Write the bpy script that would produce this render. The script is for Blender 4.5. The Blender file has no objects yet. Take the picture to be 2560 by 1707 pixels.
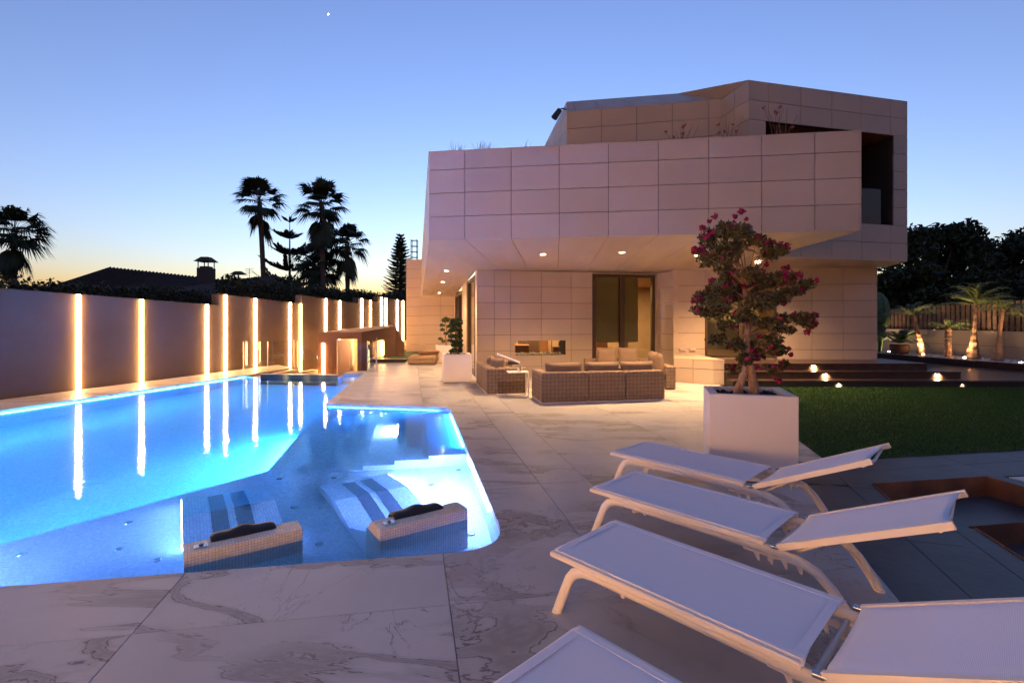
import bpy, math, random
import numpy as np
from mathutils import Vector, Matrix

R = math.radians
sc = bpy.context.scene
COL = sc.collection

# ------------------------------------------------------------------ camera
cd = bpy.data.cameras.new('camera')
cam = bpy.data.objects.new('camera', cd)
COL.objects.link(cam)
cam.location = (0, 0, 1.6)
cam.rotation_euler = (R(90), 0, 0)
cd.sensor_width = 36.0
cd.lens = 17.51
cd.shift_y = -0.0228
cd.clip_start = 0.05
cd.clip_end = 3000
sc.camera = cam

# ------------------------------------------------------------------ world: clear sky just after sunset
world = bpy.data.worlds.new('World')
sc.world = world
world.use_nodes = True
wn, wl = world.node_tree.nodes, world.node_tree.links
bgn = wn['Background']
sky = wn.new('ShaderNodeTexSky')
sky.sky_type = 'NISHITA'
sky.sun_disc = False
SUN_EL, SUN_ROT = -2.2, 3.0
sky.sun_elevation = R(SUN_EL)
sky.sun_rotation = R(SUN_ROT)
sky.air_density = 1.0
sky.dust_density = 0.9
sky.ozone_density = 2.2
wl.new(sky.outputs[0], bgn.inputs['Color'])
bgn.inputs['Strength'].default_value = 0.15

sc.view_settings.view_transform = 'Standard'
sc.view_settings.look = 'None'
sc.view_settings.gamma = 1.0
sc.view_settings.exposure = 4.74
LK = 0.375          # one dimmer for every lamp in the garden
sc.render.engine = 'CYCLES'
cy = sc.cycles
cy.use_denoising = True
cy.max_bounces = 10
cy.diffuse_bounces = 4
cy.glossy_bounces = 4
cy.transmission_bounces = 6
cy.transparent_max_bounces = 12
cy.sample_clamp_indirect = 4.0
cy.caustics_reflective = False
cy.caustics_refractive = True
cy.blur_glossy = 0.5

# ------------------------------------------------------------------ materials
MATS = {}


def node_mat(name):
    m = bpy.data.materials.new(name)
    m.use_nodes = True
    nt = m.node_tree
    b = nt.nodes['Principled BSDF']
    MATS[name] = m
    return m, nt.nodes, nt.links, b


def mat(name, col, rough=0.6, var=0.12, scale=3.0, bump=0.0, bscale=60.0, metal=0.0, spec=0.5, coord='Object', detail=4.0):
    m, n, l, b = node_mat(name)
    b.inputs['Roughness'].default_value = rough
    b.inputs['Metallic'].default_value = metal
    b.inputs['Specular IOR Level'].default_value = spec
    tc = n.new('ShaderNodeTexCoord')
    nz = n.new('ShaderNodeTexNoise')
    nz.inputs['Scale'].default_value = scale
    nz.inputs['Detail'].default_value = detail
    l.new(tc.outputs[coord], nz.inputs['Vector'])
    rp = n.new('ShaderNodeValToRGB')
    lo = [max(0, c * (1 - var)) for c in col]
    hi = [min(1, c * (1 + var)) for c in col]
    rp.color_ramp.elements[0].position = 0.3
    rp.color_ramp.elements[1].position = 0.7
    rp.color_ramp.elements[0].color = (*lo, 1)
    rp.color_ramp.elements[1].color = (*hi, 1)
    l.new(nz.outputs['Fac'], rp.inputs['Fac'])
    l.new(rp.outputs['Color'], b.inputs['Base Color'])
    if bump:
        n2 = n.new('ShaderNodeTexNoise')
        n2.inputs['Scale'].default_value = bscale
        n2.inputs['Detail'].default_value = 5
        l.new(tc.outputs[coord], n2.inputs['Vector'])
        bp = n.new('ShaderNodeBump')
        bp.inputs['Strength'].default_value = bump
        bp.inputs['Distance'].default_value = 0.01
        l.new(n2.outputs['Fac'], bp.inputs['Height'])
        l.new(bp.outputs['Normal'], b.inputs['Normal'])
    return m


def emit(name, col, strength):
    m, n, l, b = node_mat(name)
    b.inputs['Base Color'].default_value = (0.8, 0.8, 0.8, 1)
    b.inputs['Emission Color'].default_value = (*col, 1)
    b.inputs['Emission Strength'].default_value = strength * LK
    return m


def island_mat(name, c0, c1, rough=0.6, spec=0.3, trans=0.0):
    """leaf material whose tone changes from leaf to leaf"""
    m, n, l, b = node_mat(name)
    g = n.new('ShaderNodeNewGeometry')
    mx = n.new('ShaderNodeMix')
    mx.data_type = 'RGBA'
    mx.inputs[6].default_value = (*c0, 1)
    mx.inputs[7].default_value = (*c1, 1)
    l.new(g.outputs['Random Per Island'], mx.inputs[0])
    l.new(mx.outputs[2], b.inputs['Base Color'])
    b.inputs['Roughness'].default_value = rough
    b.inputs['Specular IOR Level'].default_value = spec
    return m


def math_node(n, l, op, a, b=None, clamp=False):
    x = n.new('ShaderNodeMath')
    x.operation = op
    x.use_clamp = clamp
    for i, v in enumerate((a, b)):
        if v is None:
            continue
        if isinstance(v, (int, float)):
            x.inputs[i].default_value = v
        else:
            l.new(v, x.inputs[i])
    return x.outputs[0]


def ramp(n, l, src, stops):
    r = n.new('ShaderNodeValToRGB')
    els = r.color_ramp.elements
    while len(els) < len(stops):
        els.new(0.5)
    for e, (p, c) in zip(els, stops):
        e.position = p
        e.color = (*c, 1) if len(c) == 3 else c
    l.new(src, r.inputs['Fac'])
    return r.outputs['Color']


def marble_mat():
    m, n, l, b = node_mat('marble')
    tc = n.new('ShaderNodeTexCoord')
    oi = n.new('ShaderNodeObjectInfo')
    off = n.new('ShaderNodeVectorMath')
    off.operation = 'MULTIPLY_ADD'
    cmb = n.new('ShaderNodeCombineXYZ')
    for i, k in enumerate((37.0, 91.0, 53.0)):
        l.new(math_node(n, l, 'MULTIPLY', oi.outputs['Random'], k), cmb.inputs[i])
    off.inputs[1].default_value = (1, 1, 1)
    l.new(tc.outputs['Object'], off.inputs[0])
    l.new(cmb.outputs[0], off.inputs[2])
    V = off.outputs[0]

    def noise(scale, detail, dist, rough=0.6, stretch=None):
        src = V
        if stretch:
            mp = n.new('ShaderNodeMapping')
            mp.inputs['Scale'].default_value = stretch
            mp.inputs['Rotation'].default_value = (0, 0, 0.6)
            l.new(V, mp.inputs['Vector'])
            src = mp.outputs[0]
        z = n.new('ShaderNodeTexNoise')
        z.inputs['Scale'].default_value = scale
        z.inputs['Detail'].default_value = detail
        z.inputs['Roughness'].default_value = rough
        z.inputs['Distortion'].default_value = dist
        l.new(src, z.inputs['Vector'])
        return z.outputs['Fac']

    def ridge(f, c=0.5):
        return math_node(n, l, 'ABSOLUTE', math_node(n, l, 'SUBTRACT', f, c))
    big = ridge(noise(0.55, 9, 0.5, 0.55, (0.8, 2.3, 1)))
    veil = ramp(n, l, big, [(0.0, (1, 1, 1)), (0.022, (0.55, 0.55, 0.55)), (0.05, (0, 0, 0))])
    edge = ramp(n, l, ridge(big, 0.024), [(0.0, (1, 1, 1)), (0.0035, (0, 0, 0))])
    thin = ramp(n, l, ridge(noise(1.3, 8, 0.8, 0.6, (1.7, 0.8, 1)), 0.47), [(0.0, (1, 1, 1)), (0.006, (0, 0, 0))])
    mask = ramp(n, l, noise(0.7, 2, 0.0), [(0.43, (0, 0, 0)), (0.56, (1, 1, 1))])
    mask2 = ramp(n, l, noise(0.9, 2, 0.3), [(0.47, (0, 0, 0)), (0.62, (1, 1, 1))])

    def mul(a, c):
        x = math_node(n, l, 'MULTIPLY', a, c)
        return x
    cloud = noise(1.1, 5, 0.2)
    base = ramp(n, l, cloud, [(0.3, (0.39, 0.375, 0.375)), (0.7, (0.49, 0.475, 0.475))])

    def over(col, fac, c):
        x = n.new('ShaderNodeMix')
        x.data_type = 'RGBA'
        l.new(fac, x.inputs[0])
        l.new(col, x.inputs[6])
        x.inputs[7].default_value = (*c, 1)
        return x.outputs[2]
    col = over(base, mul(mul(veil, mask), 0.75), (0.215, 0.19, 0.165))
    col = over(col, mul(mul(edge, mask), 0.9), (0.075, 0.058, 0.045))
    col = over(col, mul(mul(thin, mask2), 0.8), (0.11, 0.09, 0.072))
    l.new(col, b.inputs['Base Color'])
    rr = ramp(n, l, noise(3.0, 3, 0), [(0.3, (0.36, 0.36, 0.36)), (0.7, (0.48, 0.48, 0.48))])
    l.new(rr, b.inputs['Roughness'])
    b.inputs['Specular IOR Level'].default_value = 0.35
    return m


def grid_mat(name, col, line, size, lw, rough=0.35, bump=0.4, uv=False):
    """small mosaic: square tiles with a grout line, in the object's own axes"""
    m, n, l, b = node_mat(name)
    tc = n.new('ShaderNodeTexCoord')
    sx = n.new('ShaderNodeSeparateXYZ')
    l.new(tc.outputs['UV' if uv else 'Object'], sx.inputs[0])
    g = n.new('ShaderNodeNewGeometry')
    acc = None
    for i in range(2 if uv else 3):
        f = math_node(n, l, 'FRACT', math_node(n, l, 'DIVIDE', sx.outputs[i], size))
        d = math_node(n, l, 'MINIMUM', f, math_node(n, l, 'SUBTRACT', 1.0, f))
        e = math_node(n, l, 'LESS_THAN', d, lw)
        if not uv:
            vt = n.new('ShaderNodeVectorTransform')
            vt.vector_type = 'NORMAL'
            vt.convert_from = 'WORLD'
            vt.convert_to = 'OBJECT'
            l.new(g.outputs['True Normal'], vt.inputs[0])
            s2 = n.new('ShaderNodeSeparateXYZ')
            l.new(vt.outputs[0], s2.inputs[0])
            nn = math_node(n, l, 'ABSOLUTE', s2.outputs[i])
            e = math_node(n, l, 'MULTIPLY', e, math_node(n, l, 'LESS_THAN', nn, 0.8))
        acc = e if acc is None else math_node(n, l, 'MAXIMUM', acc, e)
    nz = n.new('ShaderNodeTexWhiteNoise')
    sn = n.new('ShaderNodeVectorMath')
    sn.operation = 'SNAP'
    sn.inputs[1].default_value = (size, size, size)
    l.new(tc.outputs['UV' if uv else 'Object'], sn.inputs[0])
    l.new(sn.outputs[0], nz.inputs['Vector'])
    c = ramp(n, l, nz.outputs['Value'], [(0.0, [x * 0.86 for x in col]), (1.0, [min(1, x * 1.08) for x in col])])
    mx = n.new('ShaderNodeMix')
    mx.data_type = 'RGBA'
    l.new(acc, mx.inputs[0])
    l.new(c, mx.inputs[6])
    mx.inputs[7].default_value = (*line, 1)
    l.new(mx.outputs[2], b.inputs['Base Color'])
    b.inputs['Roughness'].default_value = rough
    bp = n.new('ShaderNodeBump')
    bp.inputs['Strength'].default_value = bump
    bp.inputs['Distance'].default_value = 0.003
    l.new(math_node(n, l, 'SUBTRACT', 1.0, acc), bp.inputs['Height'])
    l.new(bp.outputs['Normal'], b.inputs['Normal'])
    return m


def weave_mat(name, c0, c1, size):
    """broad flat woven bands, over and under, in UV metres"""
    m, n, l, b = node_mat(name)
    tc = n.new('ShaderNodeTexCoord')
    sx = n.new('ShaderNodeSeparateXYZ')
    l.new(tc.outputs['UV'], sx.inputs[0])
    u = math_node(n, l, 'DIVIDE', sx.outputs[0], size)
    v = math_node(n, l, 'DIVIDE', sx.outputs[1], size)
    par = math_node(n, l, 'MODULO', math_node(n, l, 'ADD', math_node(n, l, 'FLOOR', u), math_node(n, l, 'FLOOR', v)), 2.0)
    par = math_node(n, l, 'ABSOLUTE', par)

    def hump(t):
        f = math_node(n, l, 'FRACT', t)
        return math_node(n, l, 'SINE', math_node(n, l, 'MULTIPLY', f, math.pi))
    hu, hv = hump(u), hump(v)
    h = n.new('ShaderNodeMix')
    h.data_type = 'FLOAT'
    l.new(par, h.inputs[0])
    l.new(math_node(n, l, 'POWER', hu, 0.5), h.inputs[2])
    l.new(math_node(n, l, 'POWER', hv, 0.5), h.inputs[3])
    gap = math_node(n, l, 'MINIMUM', math_node(n, l, 'POWER', hu, 0.16), math_node(n, l, 'POWER', hv, 0.16))
    hh = math_node(n, l, 'MULTIPLY', h.outputs[0], gap)
    nz = n.new('ShaderNodeTexNoise')
    nz.inputs['Scale'].default_value = 9
    l.new(tc.outputs['UV'], nz.inputs['Vector'])
    f = math_node(n, l, 'MULTIPLY', hh, math_node(n, l, 'ADD', 0.55, math_node(n, l, 'MULTIPLY', nz.outputs['Fac'], 0.7)), True)
    c = ramp(n, l, f, [(0.0, [x * 0.45 for x in c0]), (0.25, c0), (1.0, c1)])
    l.new(c, b.inputs['Base Color'])
    b.inputs['Roughness'].default_value = 0.75
    bp = n.new('ShaderNodeBump')
    bp.inputs['Strength'].default_value = 0.9
    bp.inputs['Distance'].default_value = 0.012
    l.new(hh, bp.inputs['Height'])
    l.new(bp.outputs['Normal'], b.inputs['Normal'])
    return m


def glass_mat(name, tint, refl=1.0, rough=0.0):
    m, n, l, b = node_mat(name)
    out = n['Material Output']
    tr = n.new('ShaderNodeBsdfTransparent')
    tr.inputs[0].default_value = (*tint, 1)
    gl = n.new('ShaderNodeBsdfGlossy')
    gl.inputs['Roughness'].default_value = rough
    fr = n.new('ShaderNodeFresnel')
    fr.inputs[0].default_value = 1.5
    mx = n.new('ShaderNodeMixShader')
    l.new(math_node(n, l, 'MULTIPLY', fr.outputs[0], refl, True), mx.inputs[0])
    l.new(tr.outputs[0], mx.inputs[1])
    l.new(gl.outputs[0], mx.inputs[2])
    l.new(mx.outputs[0], out.inputs['Surface'])
    return m


def water_mat():
    m, n, l, b = node_mat('pool_water')
    out = n['Material Output']
    gl = n.new('ShaderNodeBsdfGlass')
    gl.inputs['Color'].default_value = (0.46, 0.78, 1.0, 1)
    gl.inputs['Roughness'].default_value = 0.0
    gl.inputs['IOR'].default_value = 1.333
    tc = n.new('ShaderNodeTexCoord')
    n1 = n.new('ShaderNodeTexNoise')
    n1.inputs['Scale'].default_value = 9.0
    n1.inputs['Detail'].default_value = 3.0
    n1.inputs['Roughness'].default_value = 0.55
    l.new(tc.outputs['Object'], n1.inputs['Vector'])
    n2 = n.new('ShaderNodeTexNoise')
    n2.inputs['Scale'].default_value = 0.9
    n2.inputs['Detail'].default_value = 1.0
    l.new(tc.outputs['Object'], n2.inputs['Vector'])
    h = math_node(n, l, 'ADD', n1.outputs['Fac'], math_node(n, l, 'MULTIPLY', n2.outputs['Fac'], 2.0))
    bp = n.new('ShaderNodeBump')
    bp.inputs['Strength'].default_value = 1.0
    bp.inputs['Distance'].default_value = 0.0016
    l.new(h, bp.inputs['Height'])
    l.new(bp.outputs['Normal'], gl.inputs['Normal'])
    l.new(gl.outputs[0], out.inputs['Surface'])
    return m


marble_mat()
water_mat()
mat('grout', (0.40, 0.31, 0.25), 0.9)
mat('panel', (0.44, 0.34, 0.275), 0.42, 0.04, 1.2, spec=0.4)
mat('panel_back', (0.050, 0.034, 0.028), 0.9)
mat('render_wall', (0.125, 0.086, 0.062), 0.85, 0.13, 1.1, bump=0.25, bscale=90)
mat('render_pale', (0.55, 0.42, 0.32), 0.85, 0.05, 1.6)
mat('white_planter', (0.72, 0.64, 0.60), 0.45, 0.03, 2.0)
mat('soil', (0.025, 0.018, 0.013), 0.95, 0.4, 25, bump=0.8, bscale=40)
mat('slate', (0.060, 0.055, 0.058), 0.5, 0.30, 2.2, bump=0.35, bscale=14, detail=8)
mat('corten', (0.16, 0.062, 0.028), 0.7, 0.35, 4, bump=0.2, bscale=50)
mat('deck_wood', (0.060, 0.034, 0.026), 0.28, 0.25, 6, bump=0.08, bscale=30)
mat('lawn_soil', (0.020, 0.045, 0.012), 0.95, 0.3, 8)
island_mat('grass_blade', (0.018, 0.062, 0.012), (0.052, 0.132, 0.028), 0.7)
mat('earth', (0.05, 0.04, 0.03), 0.95, 0.3, 0.3)
mat('pebble', (0.62, 0.60, 0.58), 0.7, 0.2, 5)
grid_mat('mosaic_pool', (0.66, 0.74, 0.80), (0.42, 0.50, 0.58), 0.025, 0.07)
grid_mat('mosaic_bar', (0.60, 0.54, 0.47), (0.26, 0.23, 0.22), 0.020, 0.06, bump=0.5)
grid_mat('mosaic_dark', (0.10, 0.115, 0.15), (0.06, 0.07, 0.09), 0.025, 0.07)
mat('black_foam', (0.006, 0.006, 0.008), 0.6)
mat('steel', (0.55, 0.55, 0.55), 0.25, 0.05, metal=1.0)
mat('dark_metal', (0.02, 0.018, 0.017), 0.5)
mat('bronze_frame', (0.055, 0.030, 0.020), 0.45, 0.1)
mat('loggia_wood', (0.15, 0.060, 0.026), 0.6, 0.25, 5)
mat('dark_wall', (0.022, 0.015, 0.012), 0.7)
mat('lounger_frame', (0.78, 0.68, 0.60), 0.38, 0.02)
weave_mat('wicker', (0.155, 0.098, 0.070), (0.255, 0.170, 0.122), 0.075)
mat('cushion', (0.19, 0.125, 0.092), 0.9, 0.08, 9, bump=0.25, bscale=220)
mat('daybed_cloth', (0.34, 0.22, 0.13), 0.9, 0.08, 6, bump=0.25, bscale=160)
mat('blind', (0.40, 0.34, 0.20), 0.85, 0.03, 3)
mat('room_wall', (0.50, 0.36, 0.22), 0.8, 0.05)
mat('room_wood', (0.20, 0.09, 0.04), 0.6, 0.2, 4)
mat('pavilion', (0.185, 0.095, 0.062), 0.8, 0.06, 1.5)
mat('trunk', (0.10, 0.065, 0.045), 0.9, 0.3, 12, bump=0.6, bscale=25)
mat('bougainvillea_bark', (0.30, 0.17, 0.10), 0.8, 0.3, 18, bump=0.6, bscale=45)
mat('tile_roof', (0.055, 0.035, 0.030), 0.85, 0.2, 3)
mat('neighbour_wall', (0.075, 0.055, 0.048), 0.9, 0.1)
mat('fence_wood', (0.16, 0.095, 0.060), 0.7, 0.3, 5)
mat('terracotta', (0.16, 0.06, 0.03), 0.8)
mat('cup', (0.60, 0.55, 0.50), 0.25, 0.05, metal=0.8)
mat('towel', (0.42, 0.32, 0.46), 0.9, 0.05)
mat('towel_dark', (0.03, 0.03, 0.04), 0.9)
mat('towel_pale', (0.75, 0.70, 0.78), 0.9, 0.02)
mat('socket', (0.45, 0.38, 0.36), 0.4)
mat('cactus_green', (0.05, 0.10, 0.035), 0.6, 0.2, 9)
mat('rail_steel', (0.35, 0.33, 0.3), 0.3, metal=0.9)
island_mat('leaf_dark', (0.012, 0.020, 0.008), (0.035, 0.050, 0.018))
island_mat('leaf_hedge', (0.012, 0.018, 0.008), (0.030, 0.036, 0.014))
island_mat('leaf_topiary', (0.020, 0.045, 0.015), (0.055, 0.095, 0.030), 0.5)
island_mat('leaf_boug', (0.036, 0.048, 0.014), (0.135, 0.095, 0.038), 0.5)
island_mat('bract', (0.14, 0.005, 0.035), (0.38, 0.018, 0.11), 0.6)
island_mat('palm_leaf', (0.020, 0.030, 0.012), (0.045, 0.055, 0.022), 0.6)
island_mat('palm_green', (0.060, 0.095, 0.025), (0.13, 0.16, 0.045), 0.5)
island_mat('dry_stem', (0.10, 0.06, 0.05), (0.22, 0.11, 0.10))
island_mat('pink_head', (0.26, 0.05, 0.09), (0.36, 0.09, 0.13))
glass_mat('door_glass', (0.80, 0.80, 0.72), 1.4)
glass_mat('rail_glass', (0.90, 0.92, 0.86), 1.3)
mat('weir_glass', (0.030, 0.034, 0.036), 0.08, 0.1)
mat('pavilion_glow', (0.40, 0.27, 0.17), 0.85, 0.05)
WARM = (1.0, 0.50, 0.17)
emit('led_warm', WARM, 8.5)
emit('led_down', (1.0, 0.66, 0.36), 12.0)
emit('led_step', (1.0, 0.66, 0.32), 40.0)
emit('led_pool', (0.11, 0.50, 1.0), 22.0)
emit('fill_deep', (0.03, 0.30, 1.0), 40.0)
emit('fill_shelf', (0.36, 0.38, 1.0), 42.0)
emit('led_dim', (0.04, 0.28, 1.0), 14.0)
emit('fill_riser', (0.03, 0.28, 1.0), 10.0)
emit('led_flank', (0.25, 0.33, 1.0), 7.0)
emit('led_white', (0.58, 0.60, 1.0), 22.0)
emit('star_light', (1.0, 0.97, 0.9), 6.0)


def sling_mat():
    m, n, l, b = node_mat('sling')
    tc = n.new('ShaderNodeTexCoord')
    w = n.new('ShaderNodeTexWave')
    w.wave_type = 'BANDS'
    w.bands_direction = 'X'
    w.inputs['Scale'].default_value = 75
    l.new(tc.outputs['Object'], w.inputs['Vector'])
    c = ramp(n, l, w.outputs['Fac'], [(0, (0.62, 0.61, 0.68)), (1, (0.82, 0.80, 0.87))])
    l.new(c, b.inputs['Base Color'])
    b.inputs['Roughness'].default_value = 0.75
    bp = n.new('ShaderNodeBump')
    bp.inputs['Strength'].default_value = 0.25
    bp.inputs['Distance'].default_value = 0.002
    l.new(w.outputs['Fac'], bp.inputs['Height'])
    l.new(bp.outputs['Normal'], b.inputs['Normal'])


sling_mat()

def panel_tone():
    """each panel a hair lighter or darker than its neighbours, with faint weathering"""
    m = MATS['panel']
    n, l = m.node_tree.nodes, m.node_tree.links
    b = n['Principled BSDF']
    src = b.inputs['Base Color'].links[0].from_socket
    oi = n.new('ShaderNodeObjectInfo')
    k_ = math_node(n, l, 'ADD', 0.955, math_node(n, l, 'MULTIPLY', oi.outputs['Random'], 0.09))
    vm = n.new('ShaderNodeVectorMath')
    vm.operation = 'SCALE'
    l.new(src, vm.inputs[0])
    l.new(k_, vm.inputs['Scale'])
    l.new(vm.outputs[0], b.inputs['Base Color'])
    nz = n.new('ShaderNodeTexNoise')
    nz.inputs['Scale'].default_value = 2.3
    nz.inputs['Detail'].default_value = 6
    r_ = ramp(n, l, nz.outputs['Fac'], [(0.3, (0.34, 0.34, 0.34)), (0.7, (0.50, 0.50, 0.50))])
    l.new(r_, b.inputs['Roughness'])


panel_tone()

# ------------------------------------------------------------------ geometry helpers


def wloc(o):
    v = Vector((0, 0, 0))
    while o is not None:
        v += o.location
        o = o.parent
    return v


def tag(o, label=None, cat=None, group=None, kind=None):
    for k, v in (('label', label), ('category', cat), ('group', group), ('kind', kind)):
        if v:
            o[k] = v
    return o


def empty(name, loc, rz=0.0, label=None, cat=None, group=None, kind=None, parent=None):
    o = bpy.data.objects.new(name, None)
    o.empty_display_size = 0.1
    COL.objects.link(o)
    o.location = loc
    o.rotation_euler = (0, 0, rz)
    o.parent = parent
    return tag(o, label, cat, group, kind)


class MB:
    """collects faces; build() links them as one mesh object"""

    def __init__(s):
        s.v, s.f, s.sm, s.uv = [], [], [], {}

    def add(s, vs, fs, smooth=False):
        o = len(s.v)
        s.v += [tuple(p) for p in vs]
        for f in fs:
            s.f.append([i + o for i in f])
            s.sm.append(smooth)
        return s

    def box(s, c, d, rz=0.0, bev=0.0):
        hx, hy, hz = d[0] / 2, d[1] / 2, d[2] / 2
        ca, sa = math.cos(rz), math.sin(rz)

        def T(x, y, z):
            return (c[0] + x * ca - y * sa, c[1] + x * sa + y * ca, c[2] + z)
        if bev <= 0:
            vs = [T(x, y, z) for z in (-hz, hz) for x, y in ((-hx, -hy), (hx, -hy), (hx, hy), (-hx, hy))]
            return s.add(vs, [(3, 2, 1, 0), (4, 5, 6, 7), (0, 1, 5, 4), (1, 2, 6, 5), (2, 3, 7, 6), (3, 0, 4, 7)])
        b = min(bev, hx * 0.98, hy * 0.98, hz * 0.98)
        rings = []
        for z, k in ((-hz, b), (-hz + b, 0), (hz - b, 0), (hz, b)):
            x, y = hx - k, hy - k
            e = b * 0.6 if k == 0 else b * 0.35
            rings.append([T(*p, z) for p in ((-x + e, -y), (x - e, -y), (x, -y + e), (x, y - e), (x - e, y), (-x + e, y), (-x, y - e), (-x, -y + e))])
        vs = [p for r in rings for p in r]
        fs = [tuple(range(7, -1, -1)), tuple(range(24, 32))]
        for k in range(3):
            for i in range(8):
                j = (i + 1) % 8
                fs.append((k * 8 + i, k * 8 + j, (k + 1) * 8 + j, (k + 1) * 8 + i))
        return s.add(vs, fs)

    def prism(s, poly, z0, z1, top=True, bottom=True, side=True):
        k = len(poly)
        if sum(poly[i][0] * poly[(i + 1) % k][1] - poly[(i + 1) % k][0] * poly[i][1] for i in range(k)) < 0:
            poly = poly[::-1]
        vs = [(p[0], p[1], z0) for p in poly] + [(p[0], p[1], z1) for p in poly]
        fs = []
        if bottom:
            fs.append(tuple(range(k - 1, -1, -1)))
        if top:
            fs.append(tuple(range(k, 2 * k)))
        if side:
            fs += [(i, (i + 1) % k, k + (i + 1) % k, k + i) for i in range(k)]
        return s.add(vs, fs)

    def quad(s, a, b, c, d):
        return s.add([a, b, c, d], [(0, 1, 2, 3)])

    def tube(s, pts, rad, n=8, caps=True, flat=1.0, smooth=True):
        pts = [Vector(p) for p in pts]
        if isinstance(rad, (int, float)):
            rad = [rad] * len(pts)
        vs, fs = [], []
        prev = None
        for i, p in enumerate(pts):
            d = (pts[min(i + 1, len(pts) - 1)] - pts[max(i - 1, 0)])
            d = d.normalized() if d.length > 1e-9 else Vector((0, 0, 1))
            if prev is None:
                ref = Vector((0, 1, 0)) if abs(d.y) < 0.9 else Vector((1, 0, 0))
                u = d.cross(ref).normalized()
            else:
                u = (prev - d * prev.dot(d))
                u = u.normalized() if u.length > 1e-6 else d.orthogonal().normalized()
            prev = u
            w = d.cross(u)
            for k in range(n):
                a = 2 * math.pi * k / n
                vs.append(p + (u * math.cos(a) + w * math.sin(a) * flat) * rad[i])
        for i in range(len(pts) - 1):
            for k in range(n):
                j = (k + 1) % n
                fs.append((i * n + k, i * n + j, (i + 1) * n + j, (i + 1) * n + k))
        s.add(vs, fs, smooth)
        if caps:
            s.add(vs[:n], [tuple(range(n - 1, -1, -1))])
            s.add(vs[-n:], [tuple(range(n))])
        return s

    def disc(s, c, r, n=16, nz=(0, 0, 1)):
        nz = Vector(nz).normalized()
        u = nz.orthogonal().normalized()
        w = nz.cross(u)
        c = Vector(c)
        return s.add([c + (u * math.cos(2 * math.pi * k / n) + w * math.sin(2 * math.pi * k / n)) * r for k in range(n)], [tuple(range(n))])

    def ball(s, c, r, nu=10, nv=7, squash=(1, 1, 1)):
        vs, fs = [], []
        for j in range(nv + 1):
            t = math.pi * j / nv
            for i in range(nu):
                a = 2 * math.pi * i / nu
                vs.append((c[0] + r * squash[0] * math.sin(t) * math.cos(a), c[1] + r * squash[1] * math.sin(t) * math.sin(a), c[2] + r * squash[2] * math.cos(t)))
        for j in range(nv):
            for i in range(nu):
                k = (i + 1) % nu
                fs.append((j * nu + i, (j + 1) * nu + i, (j + 1) * nu + k, j * nu + k))
        return s.add(vs, fs, True)

    def build(s, name, material, parent=None, world=False):
        me = bpy.data.meshes.new(name)
        off = wloc(parent) if (world and parent is not None) else Vector((0, 0, 0))
        me.from_pydata([(p[0] - off.x, p[1] - off.y, p[2] - off.z) for p in s.v], [], s.f)
        me.polygons.foreach_set('use_smooth', s.sm)
        me.materials.append(MATS[material])
        me.update()
        o = bpy.data.objects.new(name, me)
        COL.objects.link(o)
        o.parent = parent
        return o


def box_uv(o):
    """UVs in metres from the dominant axis of every face"""
    me = o.data
    uv = me.uv_layers.new(name='UVMap')
    for p in me.polygons:
        nx, ny, nz = (abs(c) for c in p.normal)
        for li in p.loop_indices:
            co = me.vertices[me.loops[li].vertex_index].co
            if nz > nx and nz > ny:
                uv.data[li].uv = (co.x + 5, co.y + 5)
            elif nx > ny:
                uv.data[li].uv = (co.y + 5, co.z + 5)
            else:
                uv.data[li].uv = (co.x + 5, co.z + 5)
    return o


def copy_tree(o, parent=None):
    c = o.copy()
    COL.objects.link(c)
    c.parent = parent
    for ch in list(o.children):
        copy_tree(ch, c)
    return c


def sub(a, b):
    return (a[0] - b[0], a[1] - b[1])


def clip(poly, p, n):
    """keep the side of the line through p where (q-p).n >= 0"""
    out = []
    k = len(poly)
    for i in range(k):
        a, b = poly[i], poly[(i + 1) % k]
        da = (a[0] - p[0]) * n[0] + (a[1] - p[1]) * n[1]
        db = (b[0] - p[0]) * n[0] + (b[1] - p[1]) * n[1]
        if da >= 0:
            out.append(a)
        if da * db < 0:
            t = da / (da - db)
            out.append((a[0] + (b[0] - a[0]) * t, a[1] + (b[1] - a[1]) * t))
    return out


def area(poly):
    return abs(sum(poly[i][0] * poly[(i + 1) % len(poly)][1] - poly[(i + 1) % len(poly)][0] * poly[i][1] for i in range(len(poly)))) / 2 if len(poly) > 2 else 0


def clip_convex(poly, convex):
    k = len(convex)
    sgn = 1 if sum(convex[i][0] * convex[(i + 1) % k][1] - convex[(i + 1) % k][0] * convex[i][1] for i in range(k)) > 0 else -1
    for i in range(k):
        a, b = convex[i], convex[(i + 1) % k]
        d = sub(b, a)
        poly = clip(poly, a, (-d[1] * sgn, d[0] * sgn))
        if len(poly) < 3:
            return []
    return poly


def lerp(a, b, t):
    return tuple(x + (y - x) * t for x, y in zip(a, b))


def rect_minus(r, holes):
    """r = (u0,u1,v0,v1) minus hole rects -> list of rects"""
    out = [r]
    for h in holes:
        nxt = []
        for (a, b, c, d) in out:
            x0, x1, y0, y1 = max(a, h[0]), min(b, h[1]), max(c, h[2]), min(d, h[3])
            if x0 >= x1 - 1e-6 or y0 >= y1 - 1e-6:
                nxt.append((a, b, c, d))
                continue
            if a < x0:
                nxt.append((a, x0, c, d))
            if x1 < b:
                nxt.append((x1, b, c, d))
            if c < y0:
                nxt.append((x0, x1, c, y0))
            if y1 < d:
                nxt.append((x0, x1, y1, d))
        out = nxt
    return out


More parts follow.
